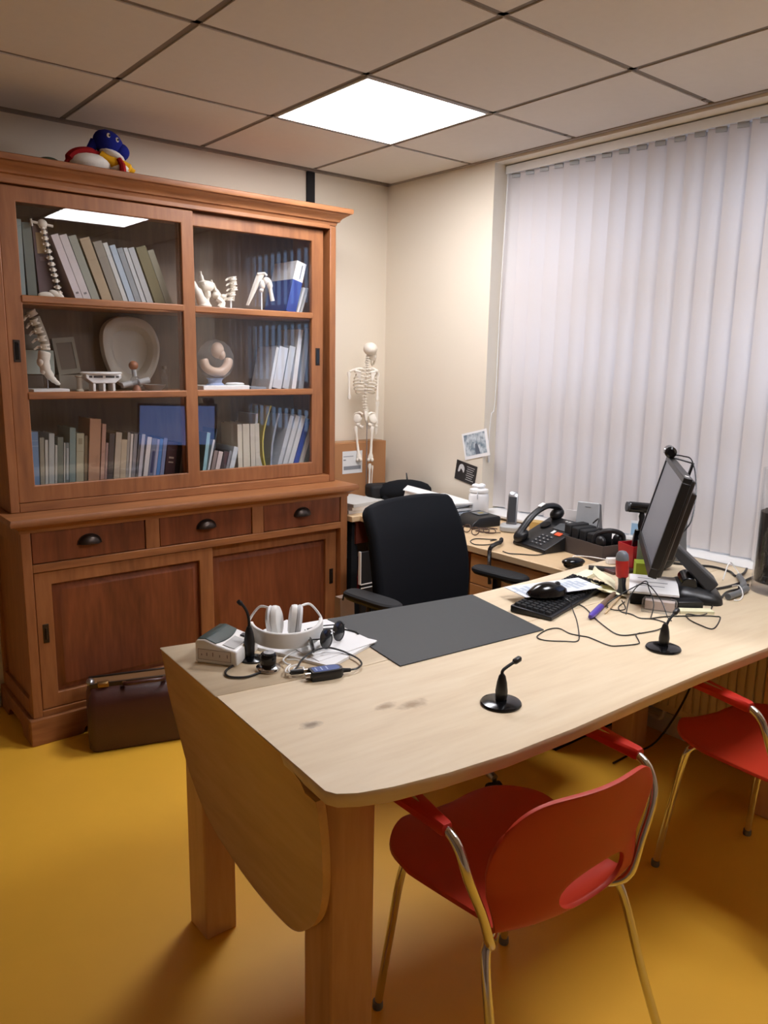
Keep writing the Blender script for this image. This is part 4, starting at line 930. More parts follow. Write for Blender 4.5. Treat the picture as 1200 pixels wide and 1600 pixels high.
# sunglasses
t = thing('sunglasses', 'dark sunglasses with round lenses lying on the white papers', 'sunglasses', (-1.70, -1.90, TZ+.010), R(25)); A = W(t)
for x in (-.032, .032):
    m_ = MB(A @ T(x, 0, .026) @ rx(R(80))); m_.lathe([(.001, -.003), (.022, -.002), (.027, 0), (.022, .002), (.001, .003)], seg=24, sy=.88); m_.build('lens', M['black_gl'], t)
    m_ = MB(A @ T(x, 0, .026) @ rx(R(80))); m_.tube([(.028*math.cos(2*math.pi*k/28), .0246*math.sin(2*math.pi*k/28), 0) for k in range(28)], .0018, 6, closed=True); m_.build('rim', M['black'], t)
m_ = MB(A); m_.tube(smooth([(-.008, 0, .030), (0, .001, .034), (.008, 0, .030)], 4), .0016, 6); m_.build('bridge', M['alu'], t)
for sx in (-1, 1):
    m_ = MB(A); m_.tube(smooth([(sx*.060, 0, .034), (sx*.064, .01, .032), (sx*.062, .07, .018), (sx*.056, .11, .004)], 5), .0018, 6); m_.build('temple', M['black'], t)
t = thing('sunglasses', 'single dark lens pair partly hidden behind the white headband', 'sunglasses', (-1.768, -1.895, TZ+.010), R(70)); A = W(t)
for x in (-.028, .028):
    m_ = MB(A @ T(x, 0, .022) @ rx(R(82))); m_.lathe([(.001, -.003), (.018, -.002), (.023, 0), (.018, .002), (.001, .003)], seg=24, sy=.9); m_.build('lens', M['black_gl'], t)
m_ = MB(A); m_.tube([(-.006, 0, .026), (.006, 0, .026)], .0015, 6); m_.build('bridge', M['alu'], t)
# adapter with blue label and cable
t = thing('cable_adapter', 'black oval cable adapter with a blue label and silver plug in front of the papers', 'adapter', (-1.822, -2.043, TZ), R(-16)); A = W(t)
o_ = smooth([(-.038, -.014), (-.034, -.019), (0, -.0205), (.034, -.017), (.042, -.006), (.042, .006), (.034, .017), (0, .0205), (-.034, .019), (-.038, .014)], 4, True)
m_ = MB(A); m_.loft([[(p.x*.94, p.y*.9, 0) for p in o_], [(p.x, p.y, .005) for p in o_], [(p.x, p.y, .016) for p in o_], [(p.x*.94, p.y*.9, .022) for p in o_]]); m_.build('housing', M['black'], t)
m_ = MB(A); m_.loft([[(p.x*.8, p.y*.72, .0221) for p in o_], [(p.x*.8, p.y*.72, .0227) for p in o_]], 0)
for k in range(3): m_.box(-.024+k*.013, -.021+k*.013, -.008, .010, .0228, .0231, 1)
m_.build('blue_label', [pm((64, 92, 156), .35), pm((170, 186, 220))], t)
m_ = MB(A); m_.tube([(-.036, -.004, .011), (-.050, -.004, .011)], .0075, 14); m_.tube([(-.050, -.004, .011), (-.0505, -.004, .011)], .005, 14); m_.build('socket', M['chrome'], t)
m_ = MB(A); m_.tube([(-.03, .024, .012), (-.045, .026, .012)], .0045, 10); m_.build('plug_tip', M['chrome'], t)
m_ = MB(A); m_.tube([(-.045, .026, .012), (-.075, .028, .012)], .0062, 10); m_.build('plug', M['black'], t)
m_ = MB(A); m_.tube([(.040, 0, .011), (.062, 0, .009)], [.006, .0042], 10); m_.build('strain_relief', M['black_m'], t)
cable('adapter_cable', [(-1.890, -1.999), (-1.862, -1.985), (-1.836, -1.965), (-1.792, -1.945), (-1.746, -1.938), (-1.717, -1.955), (-1.704, -1.985), (-1.707, -2.021), (-1.721, -2.049), (-1.745, -2.062), (-1.762, -2.059)], TZ+.009, .0024, M['black'], 'thin black cable looping over the papers back to the blue-labelled adapter', 'cable', lift=[.003, .006, .012, .016, .014, .006, 0, 0, 0, 0, 0])
cable('eyeglass_cord', [(-1.70, -1.80), (-1.665, -1.79), (-1.62, -1.815), (-1.60, -1.86), (-1.603, -1.88)], TZ+.0105, .0028, M['black'], 'black cord lying across the papers behind the sunglasses', 'cord')

# ------------------------------------------------------------------ keyboard, mouse, notes
kb_rot = math.atan2(.095, .405)
t = thing('keyboard', 'black computer keyboard lying on the table right of the desk pad', 'keyboard', (-.880, -1.983, TZ), R(14)); A = W(t)
m_ = MB(A); m_.loft([[(-.22, -.066, z), (.22, -.066, z), (.22, .066, z2), (-.22, .066, z2)] for z, z2 in ((0.001, .001), (.012, .022))]); m_.build('body', M['black'], t, bevel=.003)
nk = MB(A); rowsk = 6; count = 0
for j in range(rowsk):
    yy = .050 - j*.0195; zz = .012 + (yy+.066)/.132*.010
    for i in range(21):
        x0 = -.211+i*.0201
        if i in (15,) and False: continue
        nk.loft([[(x0, yy-.0085, zz), (x0+.0176, yy-.0085, zz), (x0+.0176, yy+.0085, zz+.0013), (x0, yy+.0085, zz+.0013)], [(x0+.0025, yy-.0065, zz+.0065), (x0+.0151, yy-.0065, zz+.0065), (x0+.0151, yy+.0065, zz+.0078), (x0+.0025, yy+.0065, zz+.0078)]])
nk.build('keys', M['black_m'], t)
t = thing('computer_mouse', 'black computer mouse lying on the left end of the keyboard', 'mouse', (-.968, -1.992, TZ+.034), R(-22)); A = W(t) @ Matrix.Scale(1.12, 4)
A = A @ rx(R(0)); g = []
for i in range(13):
    u = i/12; x = -.056+.112*u; hw = .031*(math.sin(math.pi*min(.98, max(.03, u)))**.35); hh = .034*(math.sin(math.pi*min(.985, max(.02, u*.8+.1)))**.7) * (1.0 if u > .2 else .75+.25*u/.2)
    g.append([(x, hw*math.cos(a), max(0, hh*math.sin(a))) for a in [math.pi*k/12 for k in range(13)]])
m_ = MB(A); m_.loft(g); m_.build('shell', M['black_gl'], t, angle=60)
m_ = MB(A @ T(.030, 0, .026)); m_.lathe([(.001, -.003), (.008, -.003), (.009, 0), (.008, .003), (.001, .003)], A=rx(R(90)).to_3x3(), seg=16); m_.build('wheel', M['plast_dg'], t)
mca = [(-.94, -2.02), (-.946, -2.06), (-.959, -2.085), (-1.011, -2.138), (-1.103, -2.216), (-1.152, -2.248), (-1.18, -2.229), (-1.216, -2.195), (-1.217, -2.166), (-1.185, -2.150), (-1.138, -2.142), (-1.111, -2.156), (-1.12, -2.198), (-1.112, -2.227), (-1.103, -2.251), (-1.111, -2.316), (-1.09, -2.337), (-1.04, -2.357), (-1.018, -2.346), (-.984, -2.315), (-.959, -2.311)]
cable('mouse_cable', mca, TZ+.0018, .0016, M['black'], 'thin black mouse cable looping beside the desk pad corner', 'cable', lift=[.026, .024, .004] + [0]*18)
cable('keyboard_cable', [(-.885, -2.052), (-.903, -2.09), (-.958, -2.164), (-1.0, -2.233), (-1.02, -2.278), (-1.008, -2.3), (-.963, -2.314), (-.901, -2.327), (-.85, -2.32), (-.825, -2.307), (-.824, -2.266), (-.848, -2.239), (-.837, -2.203), (-.841, -2.171), (-.808, -2.139), (-.749, -2.12)], TZ+.0020, .0018, M['black'], 'thin black keyboard cable running under the purple pen to the tangle', 'cable')
m_ = MB(T(-.895, -1.955, TZ+.0330) @ rz(R(-14)) @ ry(R(0))); m_.box(-.140, .150, -.055, .062, -.0005, .0010)
for k in range(12):
    x = -.125+k*.021; m_.box(x, x+.015, -.040+.01*(k % 3), .045-.012*(k % 2), .0010, .0012, 1)
m_.box(-.138, .148, .004, .010, .0010, .0013, 1)
tag(m_.build('calendar_sheet', [pm((222, 226, 232), .7), pm((176, 186, 198))]), 'white printed sheet lying across the back of the keyboard', 'paper')
tag(MB(T(-.62, -1.868, TZ) @ rz(R(12))).box(-.07, .07, -.022, .022, 0, .012).build('note_pad', M['note']), 'pale yellow sticky note pad behind the keyboard', 'sticky notes')
for (x, y, z, a, tx, lab) in ((-.672, -1.985, .030, 35, 30, 'upper pale yellow note of the crumpled pair by the keyboard end'), (-.715, -2.035, .010, 58, 14, 'lower pale yellow note of the crumpled pair by the keyboard end')):
    m_ = MB(T(x, y, TZ+z) @ rz(R(a)) @ rx(R(tx))); g = []
    for i in range(7):
        u = i/6-.5; g.append([(u*.105, (k/5-.5)*.085, .010*(u*2)**2*(1 if k > 2 else .4) + .004*math.sin(k*1.3)) for k in range(6)])
    m_.sheet(g, .0008); tag(m_.build('sticky_note', M['note']), lab, 'sticky note')
t = thing('felt_pen', 'pen with a purple cap and wooden brown barrel lying beside the keyboard', 'pen', (-.84, -2.11, TZ)); P0, P1 = Vector((-.978, -2.160, TZ+.0095)), Vector((-.72, -2.062, TZ+.0095))
m_ = MB(); m_.tube([P0, P0.lerp(P1, .06), P0.lerp(P1, .42)], [.006, .0092, .0095], 14); m_.build('cap', pm((92, 72, 170), .35), t)
m_ = MB(); m_.tube([P0.lerp(P1, .42), P0.lerp(P1, .94), P1], [.0085, .0085, .006], 14); m_.build('barrel', pm((120, 96, 78), .5), t)
t2 = MB(); q0, q1 = Vector((-.90, -2.155, TZ+.004)), Vector((-.70, -2.075, TZ+.004)); t2.tube([q0, q0.lerp(q1, .05), q1], [.001, .0036, .0036], 8); tag(t2.build('pencil', pm((206, 178, 140))), 'light wooden pencil lying alongside the purple-capped pen', 'pencil')

# ------------------------------------------------------------------ monitor group
n_ = Vector((-.572, .783, .243)).normalized(); wd = Vector((-.808, -.59, 0)).normalized(); uu = wd.cross(n_).normalized()
if uu.z < 0: uu = -uu
MC = Vector((-.570, -2.103, 1.027))
def screen_mat():
    # switched-on LCD panel: bluish, dimming towards grazing angles as such panels do, behind a satin front
    m = bpy.data.materials.new('lcd_screen'); m.use_nodes = True; nt = m.node_tree; b = nt.nodes['Principled BSDF']
    b.inputs['Base Color'].default_value = rgb(128, 128, 130); b.inputs['Roughness'].default_value = .35
    b.inputs['Emission Color'].default_value = (.20, .38, 1, 1)
    lw = nt.nodes.new('ShaderNodeLayerWeight'); lw.inputs['Blend'].default_value = .5
    mr = nt.nodes.new('ShaderNodeMapRange'); mr.inputs[1].default_value = 0; mr.inputs[2].default_value = 1; mr.inputs[3].default_value = 1; mr.inputs[4].default_value = 0
    nt.links.new(lw.outputs['Facing'], mr.inputs[0]); pw_ = nt.nodes.new('ShaderNodeMath'); pw_.operation = 'POWER'; pw_.inputs[1].default_value = 2.2; nt.links.new(mr.outputs[0], pw_.inputs[0]); ms_ = nt.nodes.new('ShaderNodeMath'); ms_.operation = 'MULTIPLY'; ms_.inputs[1].default_value = 1.15; nt.links.new(pw_.outputs[0], ms_.inputs[0]); nt.links.new(ms_.outputs[0], b.inputs['Emission Strength'])
    return m
t = thing('monitor', 'black flat computer monitor on a stand, turned away and tilted back', 'monitor', (-.55, -2.19, TZ))
F = Matrix(((wd.x, uu.x, n_.x, MC.x), (wd.y, uu.y, n_.y, MC.y), (wd.z, uu.z, n_.z, MC.z), (0, 0, 0, 1)))
hw, hh = .275, .153
m_ = MB(F)
for q in ((-hw, hw, hh-.016, hh), (-hw, hw, -hh, -hh+.028), (-hw, -hw+.016, -hh+.028, hh-.016), (hw-.016, hw, -hh+.028, hh-.016)): m_.box(q[0], q[1], q[2], q[3], -.022, .003)
m_.build('bezel', M['black'], t, bevel=.002)
MB(F).box(-hw+.012, hw-.012, -hh+.024, hh-.012, -.02, -.001).build('screen', screen_mat(), t)
m_ = MB(F); m_.loft([[(sx*hw*s_, sy*hh*s_, z) for sx, sy in ((-1, -1), (1, -1), (1, 1), (-1, 1))] for s_, z in ((.985, -.022), (.96, -.034), (.72, -.040), (.68, -.062))]); m_.build('rear_shell', M['black'], t, bevel=.004)
MB(F).box(hw-.055, hw-.035, hh-.0001, hh+.0006, -.016, -.005).build('power_sticker', M['plast_w'], t)
b0 = MC - n_*.05 - uu*.10; base = Vector((-.53, -2.205, TZ))
S0 = MC - n_*.060 - uu*.085; S1 = base + Vector((.055, -.045, .040)); ax = (S1-S0).normalized(); tn = wd.cross(ax).normalized()
m_ = MB(); m_.loft([[P_ + wd*(hw_*a) + tn*(th_*b) for a, b in ((-1, -1), (1, -1), (1, 1), (-1, 1))] for P_, hw_, th_ in ((S0-ax*.02, .045, .012), (S0.lerp(S1, .25), .045, .016), (S0.lerp(S1, .75), .05, .02), (S1, .055, .022))]); m_.build('stand_arm', M['plast_dg'], t, bevel=.006)
Bx = T(base.x+.02, base.y-.015, TZ) @ rz(math.atan2(wd.y, wd.x))
m_ = MB(Bx); o8 = [(p.x, p.y) for p in smooth([(-.085, -.07), (0, -.08), (.085, -.07), (.09, .0), (.08, .065), (0, .075), (-.08, .065), (-.09, 0)], 4, True)]
m_.loft([[(x*s_, y*s_, z-(y*.12 if z > .01 else 0)) for x, y in o8] for z, s_ in ((0.0005, 1), (.012, 1), (.024, .96), (.036, .80), (.042, .6))]); m_.build('stand_base', M['black'], t)
m_ = MB(Bx); m_.tube([(-.058, -.03, .05), (.058, -.03, .05)], .024, 16); m_.build('stand_hinge', M['black_gl'], t, bevel=.003)
t = thing('webcam', 'black webcam clipped on the top edge of the monitor', 'webcam', (-.40, -1.97, 1.18))
G = F @ T(-.218, hh, 0)
m_ = MB(G); m_.tube([(-.036, .020, .004), (-.030, .020, .004), (.030, .020, .004), (.036, .020, .004)], [.012, .0195, .0195, .012], 16); m_.build('body', M['black_gl'], t)
m_ = MB(G @ T(0, .020, .022)); m_.lathe([(.001, -.004), (.009, -.004), (.009, .002), (.006, .003), (.001, .002)], seg=18); m_.build('lens', M['chrome'], t)
m_ = MB(G); m_.box(-.012, .012, .0012, .005, -.075, .010); m_.box(-.010, .010, -.045, .005, -.083, -.075); m_.build('clip', M['black'], t, bevel=.001)
q = [G @ Vector(p) for p in ((0, .012, -.010), (.01, .018, -.04), (.03, .012, -.07), (.10, -.06, -.10), (.17, -.16, -.11), (.19, -.22, -.085))]
cable('webcam_cable', [tuple(p) for p in q], 0, .0022, M['black'], 'thin black webcam cable hanging behind the monitor', 'cable')
# papers and boxes before the monitor foot
A = T(-.742, -2.168, TZ) @ rz(R(-50))
tag(MB(T(-.636, -2.148, TZ) @ rz(R(-57))).box(-.070, -.010, -.085, .09, 0, .040).build('carton', M['black_m'], bevel=.003), 'black box under the printed white papers before the monitor', 'box')
m_ = MB(T(-.636, -2.148, TZ+.0405) @ rz(R(-57))); m_.box(-.075, .070, -.105, .105, 0, .006)
for k, (a, b_) in enumerate(((-.055, .03), (-.03, .04), (-.05, .0))): m_.box(a, b_, -.03+.045*k, -.025+.045*k, .006, .0064, 1)
tag(m_.build('paper_stack', [M['paper'], M['ink']]), 'printed white papers lying on the black box before the monitor', 'papers')
m_ = MB(T(-.737, -2.232, TZ) @ rz(R(-62)) @ rx(R(0))); m_.loft([[(-.05, -.03, 0), (.05, -.03, 0), (.045, .03, 0), (-.045, .03, 0)], [(-.05, -.012, .034), (.05, -.012, .034), (.045, .028, .034), (-.045, .028, .034)]])
tag(m_.build('card_holder', M['glass_t']), 'clear plastic card holder in front of the printed papers', 'card holder')
m_ = MB(T(-.732, -2.229, TZ+.002) @ rz(R(-62))); m_.box(-.042, .042, -.006, .020, 0, .026); tag(m_.build('business_cards', pm((226, 206, 196))), 'pinkish white cards inside the clear card holder', 'cards')
tag(MB(T(-.634, -2.262, TZ) @ rz(R(-35))).box(-.04, .04, -.024, .024, 0, .024).build('power_adapter', M['black'], bevel=.003), 'small black box by the monitor foot, near the table edge side', 'adapter')
tag(MB(T(-.660, -2.305, TZ) @ rz(R(-40))).box(-.05, .05, -.016, .018, 0, .008).build('paper_slip', M['note']), 'small pale yellow pad in front of the small black box', 'note pad')
cable('audio_cable', [(-.537, -2.295), (-.629, -2.331), (-.682, -2.331), (-.702, -2.302), (-.739, -2.328), (-.762, -2.376), (-.761, -2.416), (-.655, -2.38), (-.653, -2.363), (-.678, -2.339), (-.764, -2.281), (-.825, -2.26)], TZ+.0022, .0019, M['black'], 'black cable making an angular loop right of the second microphone', 'cable')
arc = [(-.86, -2.20, .766), (-.80, -2.17, .80), (-.74, -2.16, .825), (-.735, -2.19, .83), (-.76, -2.25, .80), (-.78, -2.285, .766), (-.80, -2.31, .764)]
cable('earpiece_cable', arc, 0, .0018, M['black'], 'thin black cable arching over the clear card holder', 'cable')
arc = [(-.83, -2.262, .764), (-.775, -2.235, .79), (-.742, -2.195, .822), (-.72, -2.17, .836), (-.735, -2.15, .82), (-.80, -2.12, .785), (-.835, -2.115, .766), (-.85, -2.15, .764), (-.82, -2.17, .766), (-.78, -2.13, .775)]
cable('headset_cable', arc, 0, .0018, M['black'], 'tangled thin black cable at the left front of the printed papers', 'cable')
for pts, r_, lab in (([(-.44, -2.20), (-.415, -2.215), (-.326, -2.232), (-.229, -2.232), (-.153, -2.225), (-.06, -2.22)], .0045, 'thick black power cable running from the monitor foot to the window'),
                ([(-.20, -1.93), (-.164, -2.007), (-.122, -2.065), (-.134, -2.137), (-.175, -2.180), (-.118, -2.180), (-.045, -2.155)], .0042, 'black cable looping along the white window sill'),
                ([(-.568, -2.290), (-.479, -2.285), (-.389, -2.262), (-.318, -2.268), (-.25, -2.262)], .004, 'black cable bundle running past the small black box toward the vase')):
    cable('power_cable', pts, TZ+.005, r_, M['black'], lab)
m_ = MB(); m_.tube(smooth([(-.46, -2.30, TZ+.011), (-.385, -2.300, TZ+.011), (-.32, -2.290, TZ+.011), (-.325, -2.275, TZ+.011), (-.27, -2.255, TZ+.011), (-.19, -2.20, TZ+.011)], 5), .0105, 10); tag(m_.build('cable_sleeve', M['plast_g']), 'grey braided cable sleeve running behind the glass vase', 'cable sleeve')
cable('cable_tie', [(-.272, -2.185, .768), (-.20, -2.16, .80), (-.14, -2.14, .80), (-.13, -2.15, .785), (-.155, -2.185, .768)], 0, .002, M['plast_w'], 'white loop of cable standing up by the window sill', 'cable')
cable('cable_tie', [(-.345, -2.255, .776), (-.36, -2.285, .786), (-.40, -2.318, .772), (-.44, -2.328, .764), (-.455, -2.318, .764)], 0, .0022, M['plast_w'], 'white cable end hanging over the grey cable sleeve', 'cable')
# glass vase with dark filling
VX, VY = -.235, -2.352
t = thing('glass_vase', 'tall clear glass cylinder vase half filled with dark granules at the right edge', 'vase', (VX, VY, TZ))
m_ = MB(); m_.lathe([(.001, .0), (.079, .0), (.0805, .004), (.0805, .405), (.0765, .405), (.0765, .034), (.001, .030)], (VX, VY, TZ), 48); m_.build('glass_body', M['glass'], t)
rows = [(.001, .036)] + [(.075, .036), (.075, .265), (.060, .271), (.04, .268), (.02, .272), (.001, .27)]
m_ = MB(); m_.lathe(rows, (VX, VY, TZ), 40)
for k in range(90):
    a = random.uniform(0, 6.28); r_ = .066*math.sqrt(random.random()); m_.ell((VX+r_*math.cos(a), VY+r_*math.sin(a), TZ+.268), (.006, .006, .005), seg=6, rings=4)
fl = mat('dark_granules', (38, 28, 24), .6, noise=.7, nscale=90, bump=1., bscale=160); o_ = m_.build('filling', fl, t); o_['kind'] = 'stuff'
# red handheld torch, red tray, small black flat thing, car key, bar
ZZ = 1.0
t = thing('handheld_scope', 'red handheld instrument with a grey rounded head standing behind the sticky notes', 'instrument', (-.668, -2.055, TZ))
I_ = T(-.668, -2.055, TZ) @ rx(R(-4))
m_ = MB(I_); m_.lathe([(.001, 0.001), (.017, 0.001), (.018, .006), (.013, .014), (.0115, .030), (.013, .05), (.001, .05)], seg=20); m_.build('foot', M['plast_dg'], t)
m_ = MB(I_); m_.lathe([(.012, .05), (.0185, .056), (.0195, .075), (.0188, .108), (.001, .108)], seg=24, sy=1.1); m_.build('grip', pm((190, 34, 24), .35), t)
m_ = MB(I_); m_.lathe([(.0188, .108), (.0192, .116), (.0172, .128), (.011, .137), (.001, .140)], seg=24, sy=1.1); m_.build('head', M['plast_g'], t)
m_ = MB(I_); m_.tube(smooth([(-.012, -.010, .052), (-.022, -.018, .03), (-.026, -.024, .006)], 4), .0055, 8); m_.build('trigger', M['black'], t)
t = thing('red_tray', 'open red plastic bin on the table behind the red instrument', 'bin', (-.35, -1.90, TZ), R(-20)); A = W(t)
m_ = MB(A)
for q in ((-.055, .055, -.045, -.042), (-.055, .055, .042, .045), (-.055, -.052, -.042, .042), (.052, .055, -.042, .042)):
    m_.loft([[(q[0]*.88, q[2]*.88, .001), (q[1]*.88, q[2]*.88, .001), (q[1]*.88, q[3]*.88, .001), (q[0]*.88, q[3]*.88, .001)], [(q[0], q[2], .092), (q[1], q[2], .092), (q[1], q[3], .092), (q[0], q[3], .092)]])
m_.box(-.048, .048, -.039, .039, .001, .004); m_.build('bin_body', pm((186, 20, 34), .4), t)
t = thing('mobile_phone', 'dark mobile phone standing upright in the red bin', 'phone', (-.355, -1.895, TZ+.006)); A = T(-.352, -1.893, TZ+.006) @ rz(R(-40)) @ ry(R(6))
m_ = MB(A); m_.box(-.024, .024, -.005, .005, 0, .135); m_.build('body', M['black_gl'], t, bevel=.004); MB(A).box(-.0245, -.0235, -.0054, .0054, .02, .12).build('side_frame', M['alu'], t)
m_ = MB(T(-.445, -1.895, TZ) @ rz(R(-15))); m_.box(-.055, .055, -.03, .03, 0, .012); tag(m_.build('card_wallet', pm((74, 44, 42), .4), bevel=.003), 'dark red wallet lying flat left of the red instrument', 'wallet')
t = thing('car_key', 'glossy black rounded car key by the brown box', 'key', (-.485, -1.722, .7355), R(-25)); A = W(t)
m_ = MB(A); m_.ell((0, 0, .030), (.046, .026, .016)); m_.ell((0, 0, .022), (.04, .022, .021)); m_.build('shell', M['black_gl'], t)
m_ = MB(A); m_.box(.02, .036, -.004, .004, .016, .036); m_.build('button', M['chrome'], t)
m_ = MB(T(-.482, -1.852, TZ) @ rz(R(-52))); m_.box(-.052, .052, -.014, .014, 0, .013); tag(m_.build('usb_stick', M['black'], bevel=.002), 'flat black bar lying between the car key and the sticky notes', 'usb stick')
cable('charger_cable', [(-.46, -1.70), (-.40, -1.66), (-.36, -1.70), (-.34, -1.765), (-.30, -1.80)], TZ+.001, .002, M['plast_w'], 'thin white charger cable in front of the brown box', 'cable')
tag(MB(T(-.372, -1.812, TZ) @ rz(R(-30))).box(-.022, .022, -.012, .012, 0, .022).build('charger_plug', M['plast_w'], bevel=.003), 'small white charger plug in front of the brown box', 'plug')
m_ = MB(T(-.44, -1.985, TZ) @ rz(R(-50))); m_.box(-.03, .03, -.03, .03, 0, .055); tag(m_.build('note_block', pm((168, 190, 60))), 'lime green note block behind the printed papers, left of the monitor', 'note block')
m_ = MB(T(-.40, -1.965, TZ) @ rz(R(-50))); m_.box(-.03, .02, .006, .010, 0, .12); tag(m_.build('leaflet', pm((160, 178, 190))), 'pale blue leaflet standing behind the lime green note block', 'leaflet')

# ------------------------------------------------------------------ things on the corner desk
DZ = .7355
t = thing('battery_box', 'open grey-brown box holding black chargers, on the desk beside the phone', 'box', (-.225, -1.62, DZ), math.atan2(-1.762+1.525, -.333+.287)); A = W(t)
c0 = Vector((-.232, -1.622)); L_ = .245; a_ = math.atan2(-.237, -.046)
A = T(c0.x, c0.y, DZ) @ rz(a_)
BM = pm((78, 68, 64), .7); m_ = MB(A)
for q in ((-.125, .125, -.068, -.064), (-.125, .125, .064, .068), (-.125, -.121, -.064, .064), (.121, .125, -.064, .064)): m_.box(q[0], q[1], q[2], q[3], 0, .066)
m_.box(-.121, .121, -.064, .064, 0, .004); m_.build('box_body', BM, t)
for k, (x, h_, w_) in enumerate(((-.098, .105, .040), (-.054, .100, .040), (-.010, .098, .038), (.034, .094, .038))):
    m_ = MB(A @ T(x, .0, .0045)); m_.box(-w_/2, w_/2, -.05, .05, 0, h_); tag(m_.build('battery_charger', M['black_m'], bevel=.006), ('black charger in the brown box, nearest the phone', 'second black charger from the phone in the brown box', 'third black charger from the phone in the brown box', 'fourth black charger from the phone in the brown box')[k], 'charger', 'black chargers in the grey-brown box')
t = thing('headset', 'black folded headset lying on top at the near end of the brown box', 'headset', (-.29, -1.70, DZ+.07))
m_ = MB(A @ T(.088, .0, .085)); m_.tube(smooth([(-.03, -.05, -.02), (-.028, -.04, .015), (0, 0, .03), (.02, .045, .015), (.022, .05, -.02)], 5), .010, 8); m_.ell((-.0, .045, -.012), (.025, .016, .026)); m_.ell((0, -.045, -.012), (.025, .016, .026)); m_.build('headset_body', M['black'], t)
m_ = MB(A); m_.tube(smooth([(-.03, .02, .12), (-.01, .03, .142), (.02, .0, .132), (.04, -.02, .115), (.07, -.03, .12)], 5), .003, 6); tag(m_.build('usb_cable', M['black']), 'black cord curling over the chargers in the brown box', 'cord')
# speaker
t = thing('speaker', 'silver and grey desktop speaker standing on the sill before the blinds', 'speaker', (-.055, -1.49, DZ), R(0))
A = T(-.085, -1.50, DZ) @ rz(R(-72))
pr = [(-.052, 0), (.052, 0), (.052, .17), (-.045, .182)]
m_ = MB(A); m_.loft([[(-.052, -.058, 0), (.052, -.058, 0), (.046, -.050, .185), (-.046, -.050, .185)], [(-.052, -.046, 0), (.052, -.046, 0), (.046, -.040, .185), (-.046, -.040, .185)]]); m_.build('grille', pm((176, 178, 180), .45), t, bevel=.003)
m_ = MB(A); m_.loft([[(-.050, -.046, 0), (.050, -.046, 0), (.044, -.040, .182), (-.044, -.040, .182)], [(-.046, .04, 0), (.046, .04, 0), (.034, .018, .172), (-.034, .018, .172)]]); m_.build('housing', M['plast_dg'], t, bevel=.004)
m_ = MB(A); m_.box(-.012, .012, -.0520, -.0505, .165, .168); m_.build('badge', M['ink'], t)
# second speaker behind the monitor
t = thing('speaker', 'grey speaker half hidden behind the monitor', 'speaker', (-.10, -2.02, TZ)); A = T(-.125, -1.90, TZ) @ rz(R(-40)) @ Matrix.Scale(.86, 4)
m_ = MB(A); m_.loft([[(-.055, -.05, 0), (.055, -.05, 0), (.055, .05, 0), (-.055, .05, 0)], [(-.048, -.042, .10), (.048, -.042, .10), (.044, .03, .10), (-.044, .03, .10)], [(-.045, -.038, .30), (.045, -.038, .30), (.035, .0, .30), (-.035, .0, .30)]]); m_.build('housing', M['plast_g'], t, bevel=.004)
m_ = MB(A); m_.box(-.02, .02, -.053, -.049, .105, .115); m_.build('slot', M['black'], t)
# blue postcard, white box, small camcorder on a stand
t = thing('postcard', 'small blue postcard leaning against the blinds right of the speaker', 'postcard', (-.02, -1.68, .815)); A = T(-.035, -1.70, DZ+.062) @ rz(R(-75)) @ rx(R(-6))
MB(A).box(-.038, .038, -.001, .001, 0, .062).build('card', pm((232, 234, 236)), t); m_ = MB(A); m_.box(-.034, .034, -.0016, -.001, .004, .052); m_.build('picture', pm((150, 184, 210)), t)
tag(MB(T(-.07, -1.715, DZ) @ rz(R(-75))).box(-.05, .05, -.026, .028, 0, .060).build('carton', pm((206, 202, 196)), bevel=.002), 'small whitish box under the blue postcard', 'box')
t = thing('camera_stand', 'small black camera on a mini stand left of the monitor', 'camera', (-.16, -1.80, TZ)); A = T(-.16, -1.785, TZ)
m_ = MB(A); m_.lathe([(.001, 0), (.045, 0), (.045, .012), (.02, .022), (.012, .05), (.010, .10), (.013, .115), (.009, .135), (.012, .15), (.008, .165), (.001, .165)], seg=18); m_.build('stand', M['black'], t)
m_ = MB(A @ T(0, 0, .183) @ rz(R(-40)) @ ry(R(4))); m_.tube([(-.055, 0, 0), (-.05, 0, 0), (.03, 0, 0), (.06, 0, 0)], [.017, .021, .021, .018], 16); m_.build('camera_body', M['black_gl'], t)
m_ = MB(A @ T(0, 0, .183) @ rz(R(-40)) @ ry(R(4))); m_.tube([(-.062, 0, 0), (-.052, 0, 0)], .0195, 16); m_.build('lens_ring', M['plast_dg'], t)
tag(MB(T(-.29, -1.965, TZ) @ rz(R(-20))).ell((0, 0, .075), (.05, .05, .075)).build('round_loudspeaker', M['black'], angle=80), 'round black object behind the left edge of the monitor', 'loudspeaker')
# desk phone
PX = Vector((-.256, -1.424)); a_ = math.atan2(-1.502+1.315, -.392+.353)+R(90)
t = thing('desk_phone', 'black desk telephone with keypad and orange button on the corner desk', 'telephone', (PX.x, PX.y, DZ), R(-100)); A = W(t)
